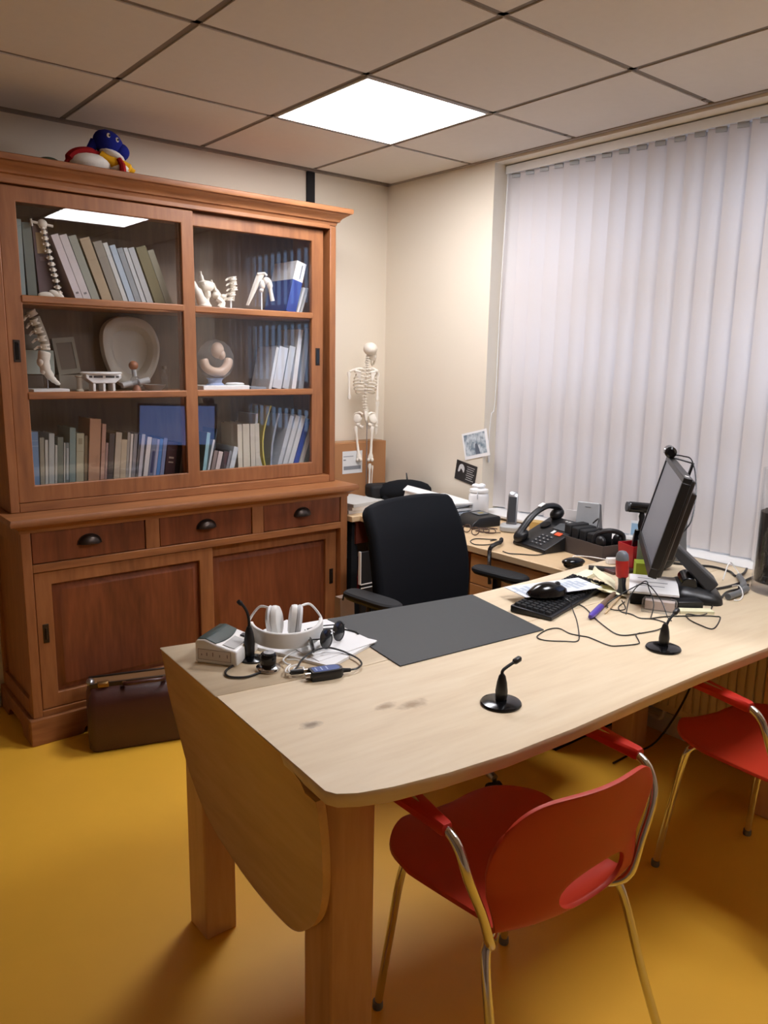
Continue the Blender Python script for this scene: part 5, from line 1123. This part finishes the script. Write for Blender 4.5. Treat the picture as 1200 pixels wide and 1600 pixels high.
# local: x along the front edge, +y toward the back of the phone
m_ = MB(A); prf = [(-.115, .0), (-.118, .006), (-.115, .016), (.0, .066), (.085, .103), (.100, .102), (.104, .075), (.04, .0)]
m_.loft([[(x, y, z) for y, z in prf] for x in (-.095, .105)]); m_.build('body', M['black'], t, bevel=.004)
SL = R(23.5)
def ph(x, s_, h_=0.): # point on the sloped top, s_ measured from the front edge
    return A @ T(x, -.115+s_*math.cos(SL), .016+s_*math.sin(SL)) @ rx(SL)
m_ = MB()
for i in range(3):
    for j in range(4):
        m_.M = ph(.004+i*.026, .024+j*.0195); m_.loft([[(-.010, -.007, 0), (.010, -.007, 0), (.010, .007, 0), (-.010, .007, 0)], [(-.008, -.005, .004), (.008, -.005, .004), (.008, .005, .004), (-.008, .005, .004)]])
m_.build('keypad', M['plast_dg'], t)
m_ = MB()
for i in range(3):
    for j in range(4): m_.M = ph(.004+i*.026, .024+j*.0195); m_.box(-.003, .003, -.002, .002, .0041, .0044)
m_.build('key_marks', M['plast_lg'], t)
m_ = MB(ph(.066, .113)); m_.box(-.017, .017, -.011, .011, .0, .005); m_.build('orange_button', pm((226, 88, 44), .45), t, bevel=.002)
m_ = MB(ph(.028, .118)); m_.box(-.007, .007, -.010, .012, .0, .003); m_.build('white_label', M['plast_w'], t)
m_ = MB(ph(.052, .165)); m_.box(-.05, .05, -.025, .022, .0, .003); m_.build('display', pm((88, 90, 92), .25), t)
m_ = MB()
for j in range(5): m_.M = ph(.094-.018*j, .202); m_.box(-.006, .006, -.004, .004, 0, .006)
m_.build('line_keys', M['plast_lg'], t)
hs = smooth([(-.062, -.122, .034), (-.062, -.10, .066), (-.062, -.045, .122), (-.062, .02, .154), (-.062, .08, .150), (-.062, .108, .125)], 5)
m_ = MB(A); m_.tube(hs, [.021]*4+[.018]*6+[.0165]*8+[.019]*8, 12, flat=.7); m_.ell((-.062, -.102, .042), (.029, .036, .024), rx(R(30))); m_.ell((-.062, .088, .118), (.028, .034, .024), rx(R(24))); m_.build('handset', M['black'], t)
m_ = MB(A @ T(-.062, .0, .1635) @ rx(R(24))); m_.box(-.010, .010, -.014, .014, -.002, .0012); m_.build('handset_label', M['plast_w'], t)
m_ = MB(A @ T(-.055, .02, .080) @ rx(SL)); m_.lathe([(.001, 0), (.024, 0), (.022, -.004), (.012, -.008), (.001, -.009)], seg=20); m_.build('cradle_cup', M['black_m'], t)
co = []; pth = smooth([(-.372, -1.262, .748), (-.42, -1.30, .75), (-.47, -1.32, .752), (-.518, -1.335, .742), (-.532, -1.345, .70), (-.533, -1.35, .645), (-.53, -1.352, .60)], 12)
for i in range(len(pth)-1):
    for k in range(5):
        u = k/5; p = pth[i].lerp(pth[i+1], u); ph_ = (i*5+k)*1.05; tg = (pth[i+1]-pth[i]).normalized(); n1_ = tg.cross(Vector((.3, .8, .5))).normalized(); n2_ = tg.cross(n1_)
        co.append(p + .0075*(math.cos(ph_)*n1_ + math.sin(ph_)*n2_))
m_ = MB(); m_.tube(co, .0018, 5); tag(m_.build('coiled_cord', M['black']), 'black coiled telephone cord hanging over the desk edge', 'cord')
cable('telephone_cable', [(-.400, -1.225), (-.362, -1.225), (-.385, -1.2), (-.423, -1.161), (-.478, -1.183), (-.502, -1.238), (-.458, -1.269), (-.40, -1.26)], DZ+.0025, .0022, M['black'], 'black cable loop lying left of the telephone on the desk', 'cable')
cable('line_cable', [(-.495, -1.383), (-.502, -1.422), (-.474, -1.457), (-.430, -1.505), (-.36, -1.505), (-.30, -1.475)], DZ+.0025, .0022, M['black'], 'black cable along the front edge of the telephone', 'cable')
# cordless phone in its charger
t = thing('cordless_phone', 'silver cordless telephone standing in its charging cradle', 'cordless phone', (-.17, -1.13, DZ)); A = T(-.165, -1.13, DZ) @ rz(R(-55))
m_ = MB(A); m_.prism([(p.x, p.y) for p in smooth([(-.04, -.045), (.04, -.045), (.045, .03), (0, .05), (-.045, .03)], 4, True)], 0, .03); m_.build('cradle', M['plast_lg'], t, bevel=.008)
B = A @ T(0, .0, .018) @ rx(R(-16))
m_ = MB(B); m_.loft([[(x*.023*s_, y*.012*s2, z) for x, y in ((-1, -.6), (-.6, -1), (.6, -1), (1, -.6), (1, .6), (.6, 1), (-.6, 1), (-1, .6))] for z, s_, s2 in ((0, .9, .9), (.01, 1, 1), (.08, .95, .95), (.14, .95, .9), (.155, .8, .7), (.16, .5, .4))]); m_.build('handset', M['alu'], t)
m_ = MB(B); m_.box(-.017, .017, -.0135, -.0105, .02, .135); m_.build('keypad', M['plast_dg'], t, bevel=.001)
# black card reader, jar, glasses, cable tangle, papers
t = thing('card_reader', 'flat black device with a sloping top in front of the white jar', 'device', (-.19, -.925, DZ)); A = T(-.20, -.935, DZ) @ rz(R(-8))
m_ = MB(A); m_.loft([[(-.075, -.085, 0), (.085, -.085, 0), (.085, .075, 0), (-.075, .075, 0)], [(-.075, -.08, .018), (.085, -.085, .042), (.085, .075, .045), (-.06, .07, .02)], [(-.03, -.075, .044), (.08, -.08, .047), (.08, .07, .05), (-.02, .065, .046)]]); m_.build('body', M['black'], t, bevel=.004)
m_ = MB(A @ T(.03, .0, .0515) @ rx(R(1.5)) @ ry(R(-1))); m_.box(-.03, .03, -.028, .028, -.003, .0005, 0); m_.box(-.012, .016, -.012, .01, .0005, .0008, 1); m_.build('label', [M['plast_g'], pm((150, 136, 74))], t)
t = thing('jar', 'white lidded jar with cotton pads on the desk below the pictures', 'jar', (-.075, -.835, DZ)); c_ = (-.075, -.835, DZ)
m_ = MB(); m_.lathe([(.001, 0), (.046, 0), (.049, .004), (.049, .110), (.044, .122), (.041, .124), (.041, .128), (.001, .128)], c_, 28); m_.build('jar_body', mat('frosted_white', (232, 230, 228), .25), t)
m_ = MB(); m_.lathe([(.001, .128), (.045, .128), (.047, .132), (.045, .142), (.030, .147), (.026, .150), (.001, .150)], c_, 28); m_.build('lid', M['plast_w'], t)
for k in range(3): m_ = MB(); m_.ell((c_[0]+.018*math.cos(k*2.1), c_[1]+.018*math.sin(k*2.1), DZ+.158), (.02, .017, .010)); m_.build('cotton_ball', M['paper'], t)
m_ = MB(); m_.tube([(-.114, -.864, DZ+.10), (-.119, -.868, DZ+.125), (-.105, -.857, DZ+.144)], .002, 6); m_.build('lid_clip', M['alu'], t)
t = thing('reading_glasses', 'brown rimmed reading glasses lying on the desk before the black device', 'glasses', (-.36, -1.07, DZ), R(-100)); A = W(t); GB = pm((66, 44, 34), .3)
for x in (-.032, .032):
    m_ = MB(A @ T(x, 0, .018) @ rx(R(65))); m_.tube([(.026*math.cos(2*math.pi*k/24), .018*math.sin(2*math.pi*k/24), 0) for k in range(24)], .0022, 6, closed=True); m_.build('rim', GB, t)
for sx in (-1, 1): m_ = MB(A); m_.tube(smooth([(sx*.06, 0, .02), (sx*.06, .03, .014), (sx*.056, .12, .004)], 4), .002, 6); m_.build('temple', GB, t)
m_ = MB(A); m_.tube([(-.007, 0, .022), (.007, 0, .022)], .002, 6); m_.build('bridge', GB, t)
cable('cable_tangle', [(-.30, -1.02), (-.25, -1.06), (-.28, -1.10), (-.33, -1.08), (-.30, -1.05), (-.24, -1.09), (-.27, -1.13), (-.32, -1.12), (-.28, -1.07), (-.22, -1.05), (-.20, -1.08)], DZ+.003, .0022, pm((70, 48, 38)), 'brown tangled cable between the black device and the telephone', 'cable', lift=[0, .004, 0, .006, 0, .006, 0, .004, .008, .002, 0])
ylw = MB(T(-.06, -1.235, DZ) @ rz(R(-70))); ylw.box(-.06, .06, -.03, .03, 0, .045); tag(ylw.build('index_box', pm((196, 160, 92))), 'yellowish card box behind the telephone by the sill', 'box')
tag(MB(T(-.06, -1.40, DZ) @ rz(R(-70))).box(-.045, .03, -.002, .002, .0, .125).build('leaflet', pm((226, 222, 220))), 'small whitish leaflet standing behind the telephone', 'leaflet')
for k, (x, y, a, col) in enumerate(((-.20, -.70, 6, (206, 208, 210)), (-.19, -.71, -5, (224, 226, 228)), (-.20, -.695, 9, (186, 196, 206)), (-.19, -.70, -3, (226, 226, 224)), (-.195, -.69, 4, (200, 206, 212)), (-.185, -.70, -8, (232, 232, 230)))):
    m_ = MB(T(x, y, DZ+.0002+k*.0145) @ rz(R(a))); g = []
    for i in range(5): g.append([((i/4-.5)*.21, (j/4-.5)*.27, .006+.003*math.sin(3*i/4+k)*math.sin(2*j/4+k)) for j in range(5)])
    m_.sheet(g, .0085); tag(m_.build('document_bundle', pm(col, .8)), 'bundle of papers, number %s from the bottom of the pile left of the jar' % ('one', 'two', 'three', 'four', 'five', 'six')[k], 'papers', 'papers piled between office chair and jar')
m_ = MB(T(-.31, -.80, DZ) @ rz(R(20))); m_.box(-.05, .05, -.012, .012, 0, .012); m_.box(-.05, .04, -.05, -.046, 0, .05); tag(m_.build('desk_clamp', M['black']), 'black plastic clamp at the front of the paper pile', 'clamp')
t = thing('cushion', 'black rounded cushion against the wall behind the office chair', 'cushion', (-.10, -.36, DZ)); 
m_ = MB(T(-.115, -.33, DZ) @ rz(R(-25))); m_.ell((0, 0, .065), (.155, .08, .062)); m_.box(-.13, .13, -.05, .05, .001, .06); m_.build('cover', M['cloth_b'], t, bevel=.02, seg=3)
m_ = MB(T(-.155, -.50, DZ) @ rz(R(40)) @ rx(R(12))); m_.box(-.07, .07, -.10, .10, .085, .09); m_.box(-.06, .06, -.09, .09, 0.0, .085); tag(m_.build('document_box', M['paper']), 'white papers standing higher than the chair back before the black cushion', 'papers')
# carton with label, back corner
t = thing('carton', 'tall brown cardboard carton with a white label in the corner behind the skeleton', 'carton', (-.29, -.08, DZ))
m_ = MB(); m_.box(-.475, -.075, -.115, -.012, DZ, 1.05); m_.build('carton_body', M['card'], t, bevel=.003)
m_ = MB(); m_.box(-.372, -.24, -.1162, -.1152, .885, 1.005, 0); m_.box(-.364, -.25, -.1166, -.1162, .905, .925, 1); m_.box(-.366, -.35, -.1166, -.1162, .955, .962, 1); m_.box(-.366, -.30, -.1166, -.1162, .975, .979, 1); m_.build('label', [pm((216, 216, 214)), pm((132, 134, 138))], t)
m_ = MB(); m_.box(-.476, -.074, -.075, -.05, 1.0501, 1.0508); m_.build('tape', pm((178, 140, 92), .3), t)
# tray of headset parts beside the skeleton
t = thing('projector', 'matt black device with round lens in the back corner of the desk', 'device', (-.16, -.26, DZ+.06))
m_ = MB(T(-.20, -.25, DZ+.03) @ rz(R(-15))); m_.box(-.09, .07, -.05, .05, .0, .072); m_.build('body', M['black_m'], t, bevel=.018, seg=3)
m_ = MB(T(-.108, -.30, DZ+.072) @ rz(R(-15)) @ rx(R(90))); m_.lathe([(.001, -.01), (.03, -.01), (.032, .006), (.024, .01), (.022, .002), (.001, .002)], seg=24); m_.build('lens_ring', M['plast_g'], t)
tag(MB().box(-.30, -.06, -.32, -.17, DZ, DZ+.029).build('binder', pm((206, 200, 190)), bevel=.003), 'flat white binder under the matt black device with the round lens', 'binder')
t = thing('pocket_lamp', 'thin black pointed penlight leaning by the wall in the corner', 'penlight', (-.03, -.27, DZ+.03)); m_ = MB(); m_.tube([(-.06, -.30, DZ+.031), (-.045, -.27, DZ+.09), (-.03, -.24, DZ+.145)], [.008, .007, .003], 8); m_.build('barrel', M['black'], t)
t = thing('cable_heap', 'heap of beige cables behind the office chair', 'cables', (-.10, -.42, DZ)); m_ = MB(); random.seed(3)
m_.tube(smooth([(-.13+random.uniform(-.07, .07), -.42+random.uniform(-.05, .05), DZ+.012+random.uniform(0, .06)) for k in range(16)], 5), .005, 7); m_.build('cable_loops', pm((176, 160, 140)), t)
for k, (z, w_) in enumerate(((0, .20), (.0165, .19), (.033, .21))):
    tag(MB(T(-.44, -.30, DZ+z+.0003) @ rz(R(-4+5*k))).box(-w_/2, w_/2, -.12, .12, 0, .016).build('magazine', pm(((214, 208, 200), (226, 222, 216), (196, 196, 192))[k])), ('bottom', 'middle', 'top')[k] + ' magazine of the low pile beside the cabinet on the desk', 'magazine', 'magazines piled beside the cabinet')

# pictures on the wall by the window
t = thing('photo_print', 'tilted pale blue photo print with white border taped beside the blinds', 'photo', (-.003, -.72, 1.02)); A = T(-.003, -.731, 1.087) @ ry(R(-90)) @ rz(R(0))
ca = Vector((-.0028, -.735, 1.082)); e1 = Vector((0, -.159, .040)).normalized(); e2 = Vector((0, .040, .159)).normalized()
Bm = Matrix(((e1.x, e2.x, -1, ca.x), (e1.y, e2.y, 0, ca.y), (e1.z, e2.z, 0, ca.z), (0, 0, 0, 1)))
MB(Bm).box(-.092, .082, -.066, .066, -.0008, .0008).build('paper', M['paper'], t)
pic = bpy.data.materials.new('snowy_picture'); pic.use_nodes = True; nt = pic.node_tree; nz = nt.nodes.new('ShaderNodeTexNoise'); nz.inputs['Scale'].default_value = 38; nz.inputs['Detail'].default_value = 6; tc = nt.nodes.new('ShaderNodeTexCoord'); cr = nt.nodes.new('ShaderNodeValToRGB')
cr.color_ramp.elements[0].position = .35; cr.color_ramp.elements[0].color = rgb(112, 132, 148); cr.color_ramp.elements[1].position = .6; cr.color_ramp.elements[1].color = rgb(206, 216, 222)
nt.links.new(tc.outputs['Object'], nz.inputs['Vector']); nt.links.new(nz.outputs['Fac'], cr.inputs[0]); nt.links.new(cr.outputs[0], nt.nodes['Principled BSDF'].inputs['Base Color'])
m_ = MB(Bm); m_.box(-.080, .066, -.050, .056, .0008, .0011, 0); m_.prism([(-.012, -.048), (.02, -.048), (.014, -.02), (.008, .004), (-.008, .004), (-.01, -.02)], .0011, .0013, 'z', 1); m_.build('picture', [pic, pm((96, 106, 120))], t)
t = thing('wall_card', 'small black card with a white head and white lines taped below the photo', 'card', (-.003, -.665, .88))
ca = Vector((-.0028, -.668, .932)); e1 = Vector((0, -.14, -.022)).normalized(); e2 = Vector((0, -.022, .14)).normalized()
Bm = Matrix(((e1.x, e2.x, -1, ca.x), (e1.y, e2.y, 0, ca.y), (e1.z, e2.z, 0, ca.z), (0, 0, 0, 1)))
MB(Bm).box(-.073, .073, -.050, .050, -.0008, .0008).build('paper', pm((36, 32, 31), .5), t)
m_ = MB(Bm); m_.prism([(p.x, p.y) for p in smooth([(-.055, -.005), (-.048, .028), (-.028, .036), (-.012, .02), (-.014, -.004), (-.025, .006), (-.036, .012), (-.044, -.004)], 4, True)], .0008, .0011); m_.build('white_head', pm((206, 204, 202)), t)
m_ = MB(Bm)
for k in range(7): m_.box(.004+.004*(k % 2), .060-.006*(k % 3), .032-.011*k, .035-.011*k, .0008, .0011)
m_.build('text_lines', pm((190, 188, 186)), t)
# ------------------------------------------------------------------ black office chair
t = thing('office_chair', 'black office swivel chair with armrests behind the table', 'office chair', (-.88, -1.42, 0), R(6)); A = W(t)
CB = M['cloth_b']
g = []
for i in range(15):
    u = i/14; z = .50+.475*u; y = .10 + .085*u - .03*math.sin(math.pi*u)*1.0 + (.020*max(0, u-.8)/.2)
    hw = (.232+.024*math.sin(math.pi*min(1, u*.9+.1))) * (1 if u < .93 else 1-.03*(u-.93)/.07)
    g.append([(hw*(k/12*2-1), y - .035*(k/12*2-1)**2, z - (.016*(k/12*2-1)**4 if i == 14 else 0)) for k in range(13)])
m_ = MB(A); m_.sheet(g, .045); m_.build('backrest', CB, t, bevel=.018, seg=4)
g2 = [[(p[0]*.9, p[1]+.030, p[2]) for p in r_[1:-1]] for r_ in g[1:10]]
m_ = MB(A); m_.sheet(g2, .012); m_.build('back_shell', M['black'], t, bevel=.004)
m_ = MB(A); m_.loft([rr(.235, .22, .06, .44), rr(.245, .23, .07, .455), rr(.245, .23, .07, .49), rr(.225, .21, .06, .51)]); m_.M = A
o_ = m_.build('seat', CB, t)
o_.data.transform(Matrix.Translation((0, -.10, 0)))
m_ = MB(A); m_.tube(smooth([(0, -.08, .43), (0, .08, .41), (0, .17, .46), (0, .19, .62)], 5), .028, 10, flat=.5); m_.build('back_support', M['black'], t)
for sx in (-1, 1):
    yo = .09 if sx < 0 else 0
    m_ = MB(A); m_.tube(smooth([(sx*.20, -.08, .42), (sx*.285, -.06+yo*.5, .43), (sx*.31, -.04+yo, .52), (sx*.305, -.04+yo, .655)], 5), .018, 10, flat=.6); ar = m_.build('arm_support', M['black'], t)
    m_ = MB(A @ T(sx*.305, -.045+yo, .67)); m_.loft([[(x*s_, y*s2, z) for x, y in [(p.x, p.y) for p in smooth([(-.036, .10), (-.042, 0), (-.040, -.09), (-.02, -.135), (.02, -.135), (.040, -.09), (.042, 0), (.036, .10), (0, .12)], 3, True)]] for z, s_, s2 in ((-.016, .8, .92), (-.004, 1, 1), (.006, .98, .99), (.012, .82, .94))]); m_.build('armrest', M['black_m'], t)
m_ = MB(A); m_.lathe([(.001, .05), (.03, .05), (.03, .20), (.024, .20), (.024, .42), (.05, .43), (.001, .43)], (0, -.06, 0), 20); m_.build('column', M['black'], t)
for k in range(5):
    a = R(72*k-33); d = Vector((math.cos(a), math.sin(a), 0)); c0 = Vector((0, -.06, 0))
    m_ = MB(A); m_.tube([c0+d*.03+Vector((0, 0, .10)), c0+d*.18+Vector((0, 0, .09)), c0+d*.30+Vector((0, 0, .068))], [.022, .018, .013], 10); lg = m_.build('base_leg', M['alu'], t)
    m_ = MB(A); e_ = c0+d*.30; n_ = Vector((-d.y, d.x, 0))
    for s_ in (-.014, .014): m_.lathe([(.001, -.009), (.025, -.009), (.0265, 0), (.025, .009), (.001, .009)], e_+n_*s_+Vector((0, 0, .027)), 16, A=n_.to_track_quat('Z', 'Y').to_matrix())
    m_.tube([e_+Vector((0, 0, .03)), e_+Vector((0, 0, .066))], .007, 8); m_.build('caster', M['black'], lg)

# ------------------------------------------------------------------ red shell chairs
def red_chair(x, y, a, label):
    t = thing('shell_chair', label, 'chair', (x, y, 0), R(a), 'red shell chairs at the table'); A = W(t)
    # one continuous shell: seat, bend, back, with an oval opening at the bend
    prof = smooth([(.236, .430), (.205, .447), (.12, .446), (.02, .436), (-.08, .428), (-.145, .426), (-.184, .440), (-.203, .475), (-.215, .54), (-.226, .61), (-.238, .675), (-.246, .728)], 6)
    n = len(prof); L = [0.]
    for i in range(1, n): L.append(L[-1]+(prof[i]-prof[i-1]).length)
    tot = L[-1]
    def width(u):
        # u: 0 seat front .. 1 back top
        if u < .5: return .222*math.sin(math.pi*(.5-.5*(1-u/.5)**1.0) if False else math.pi/2*min(1, (u+.02)/.22))**.55 if u < .22 else .222-.048*max(0, (u-.26)/.24)
        w_ = .170+.044*min(1, (u-.5)/.3)
        if u > .86: w_ *= 1-((u-.86)/.14)**2.2*.10
        return w_
    NV = 32; G = []
    for i, p in enumerate(prof):
        u = L[i]/tot; w_ = width(u); row = []
        for k in range(NV+1):
            v = k/NV*2-1; x_ = w_*v
            if u < .52: z_ = p.y + .022*abs(v)**2.5*(.4+u) ; y_ = p.x
            else:
                f_ = min(1, (u-.52)/.2); z_ = p.y + .022*abs(v)**2.5*(1-f_)*.9 - (.055*abs(v)**5 if u > .75 else 0)*(((u-.75)/.25)**1.5 if u > .75 else 0); y_ = p.x + f_*.050*v*v
            row.append(Vector((x_, y_, z_)))
        G.append(row)
    bm = bmesh.new(); vt = [[bm.verts.new(A @ p) for p in row] for row in G]
    cu = min(range(n), key=lambda q: abs(prof[q].y-.492)+(9 if prof[q].x > -.17 else 0)); cu = L[cu]/tot; cv, hv, hu = .20, .50, .070
    for i in range(n-1):
        for k in range(NV):
            um = (L[i]+L[i+1])/2/tot; vm = (k+.5)/NV*2-1
            if ((um-cu)/hu)**2 + ((vm-cv)/hv)**2 < 1: continue
            bm.faces.new((vt[i][k], vt[i][k+1], vt[i+1][k+1], vt[i+1][k]))
    # pull the rim of the opening onto the oval
    for i in range(n):
        for k in range(NV+1):
            v_ = vt[i][k]
            if v_.link_faces and any(e.is_boundary for e in v_.link_edges) and 0 < i < n-1 and 0 < k < NV:
                u = L[i]/tot; vv = k/NV*2-1; du, dv = (u-cu)/hu, (vv-cv)/hv; r_ = math.hypot(du, dv)
                if r_ > 1e-3 and r_ < 1.6:
                    uu_, v2 = cu+(u-cu)/r_, cv+(vv-cv)/r_
                    # interpolate the surface at (uu_, v2)
                    j = max(q for q in range(n) if L[q]/tot <= uu_); j = min(j, n-2); f_ = (uu_*tot-L[j])/(L[j+1]-L[j])
                    kk = (v2+1)/2*NV; k0 = min(int(kk), NV-1); g_ = kk-k0
                    P_ = (G[j][k0]*(1-g_)+G[j][k0+1]*g_)*(1-f_) + (G[j+1][k0]*(1-g_)+G[j+1][k0+1]*g_)*f_
                    v_.co = A @ P_
    for v_ in [q for q in bm.verts if not q.link_faces]: bm.verts.remove(v_)
    bm.transform(W(t).inverted()); bmesh.ops.recalc_face_normals(bm, faces=bm.faces)
    me = bpy.data.meshes.new('shell'); bm.to_mesh(me); bm.free(); me.materials.append(M['red']); me.polygons.foreach_set('use_smooth', [True]*len(me.polygons))
    o = bpy.data.objects.new('shell', me); COL.objects.link(o); o.parent = t; WM[o.name] = W(t)
    s_ = o.modifiers.new('thickness', 'SOLIDIFY'); s_.thickness = .009; s_.offset = 0
    b_ = o.modifiers.new('bevel', 'BEVEL'); b_.width = .003; b_.segments = 2; b_.limit_method = 'ANGLE'; b_.angle_limit = R(50)
    for sx in (-1, 1):
        fp = smooth([(0, .13, .418), (sx*.11, .135, .414), (sx*.155, .142, .405), (sx*.172, .150, .37), (sx*.182, .176, .2), (sx*.195, .20, .006)], 6)
        m_ = MB(A); m_.tube(fp, .0095, 12); m_.build('front_leg', M['chrome'], t)
        rp = smooth([(0, -.10, .418), (sx*.12, -.115, .418), (sx*.168, -.14, .413), (sx*.192, -.160, .37), (sx*.210, -.215, .2), (sx*.236, -.285, .006)], 6)
        m_ = MB(A); m_.tube(rp, .0095, 12); m_.build('rear_leg', M['chrome'], t)
        ap = smooth([(0, -.08, .408), (sx*.12, -.115, .408), (sx*.168, -.150, .409), (sx*.194, -.170, .435), (sx*.216, -.172, .50), (sx*.250, -.168, .585), (sx*.258, -.150, .635), (sx*.260, -.115, .657), (sx*.262, -.05, .661), (sx*.262, .10, .663)], 6)
        m_ = MB(A); m_.tube(ap, .0095, 12); m_.build('arm_tube', M['chrome'], t)
        m_ = MB(A); m_.loft([[(sx*.262+hx*q, yy, .6600+hz*q2) for q, q2 in ((-1, -.6), (-.7, -1), (.7, -1), (1, -.6), (1, .6), (.7, 1), (-.7, 1), (-1, .6))] for yy, hx, hz in ((-.118, .0110, .0110), (-.110, .0135, .0125), (-.04, .021, .0110), (.03, .029, .009), (.10, .033, .008), (.125, .030, .007))]); m_.build('arm_pad', M['red_arm'], t)
        for yy, xx in ((.20, .195), (-.285, .236)):
            m_ = MB(A); m_.lathe([(.001, 0), (.012, 0), (.013, .004), (.012, .018), (.001, .018)], (sx*xx, yy, 0), 14)
            m_.build('foot_cap', M['plast_g'], t)
    return t
red_chair(-1.630, -2.452, -6, 'red shell chair with chrome legs nearest the camera, seen from behind')
red_chair(-.672, -2.578, -14, 'red shell chair at the right edge, pushed under the table')
cable('floor_cable', [(-.10, -1.90, .62), (-.16, -1.99, .50), (-.20, -2.03, .46), (-.22, -2.08, .52), (-.21, -2.12, .68)], 0, .004, M['black'], 'black cable hanging in a loop under the table before the radiator')
cable('floor_cable', [(-.24, -2.15, .68), (-.20, -2.10, .45), (-.16, -2.02, .22), (-.20, -1.95, .05), (-.28, -1.90, .006), (-.40, -1.90, .006)], 0, .004, M['black'], 'black cable running down under the table to the floor')
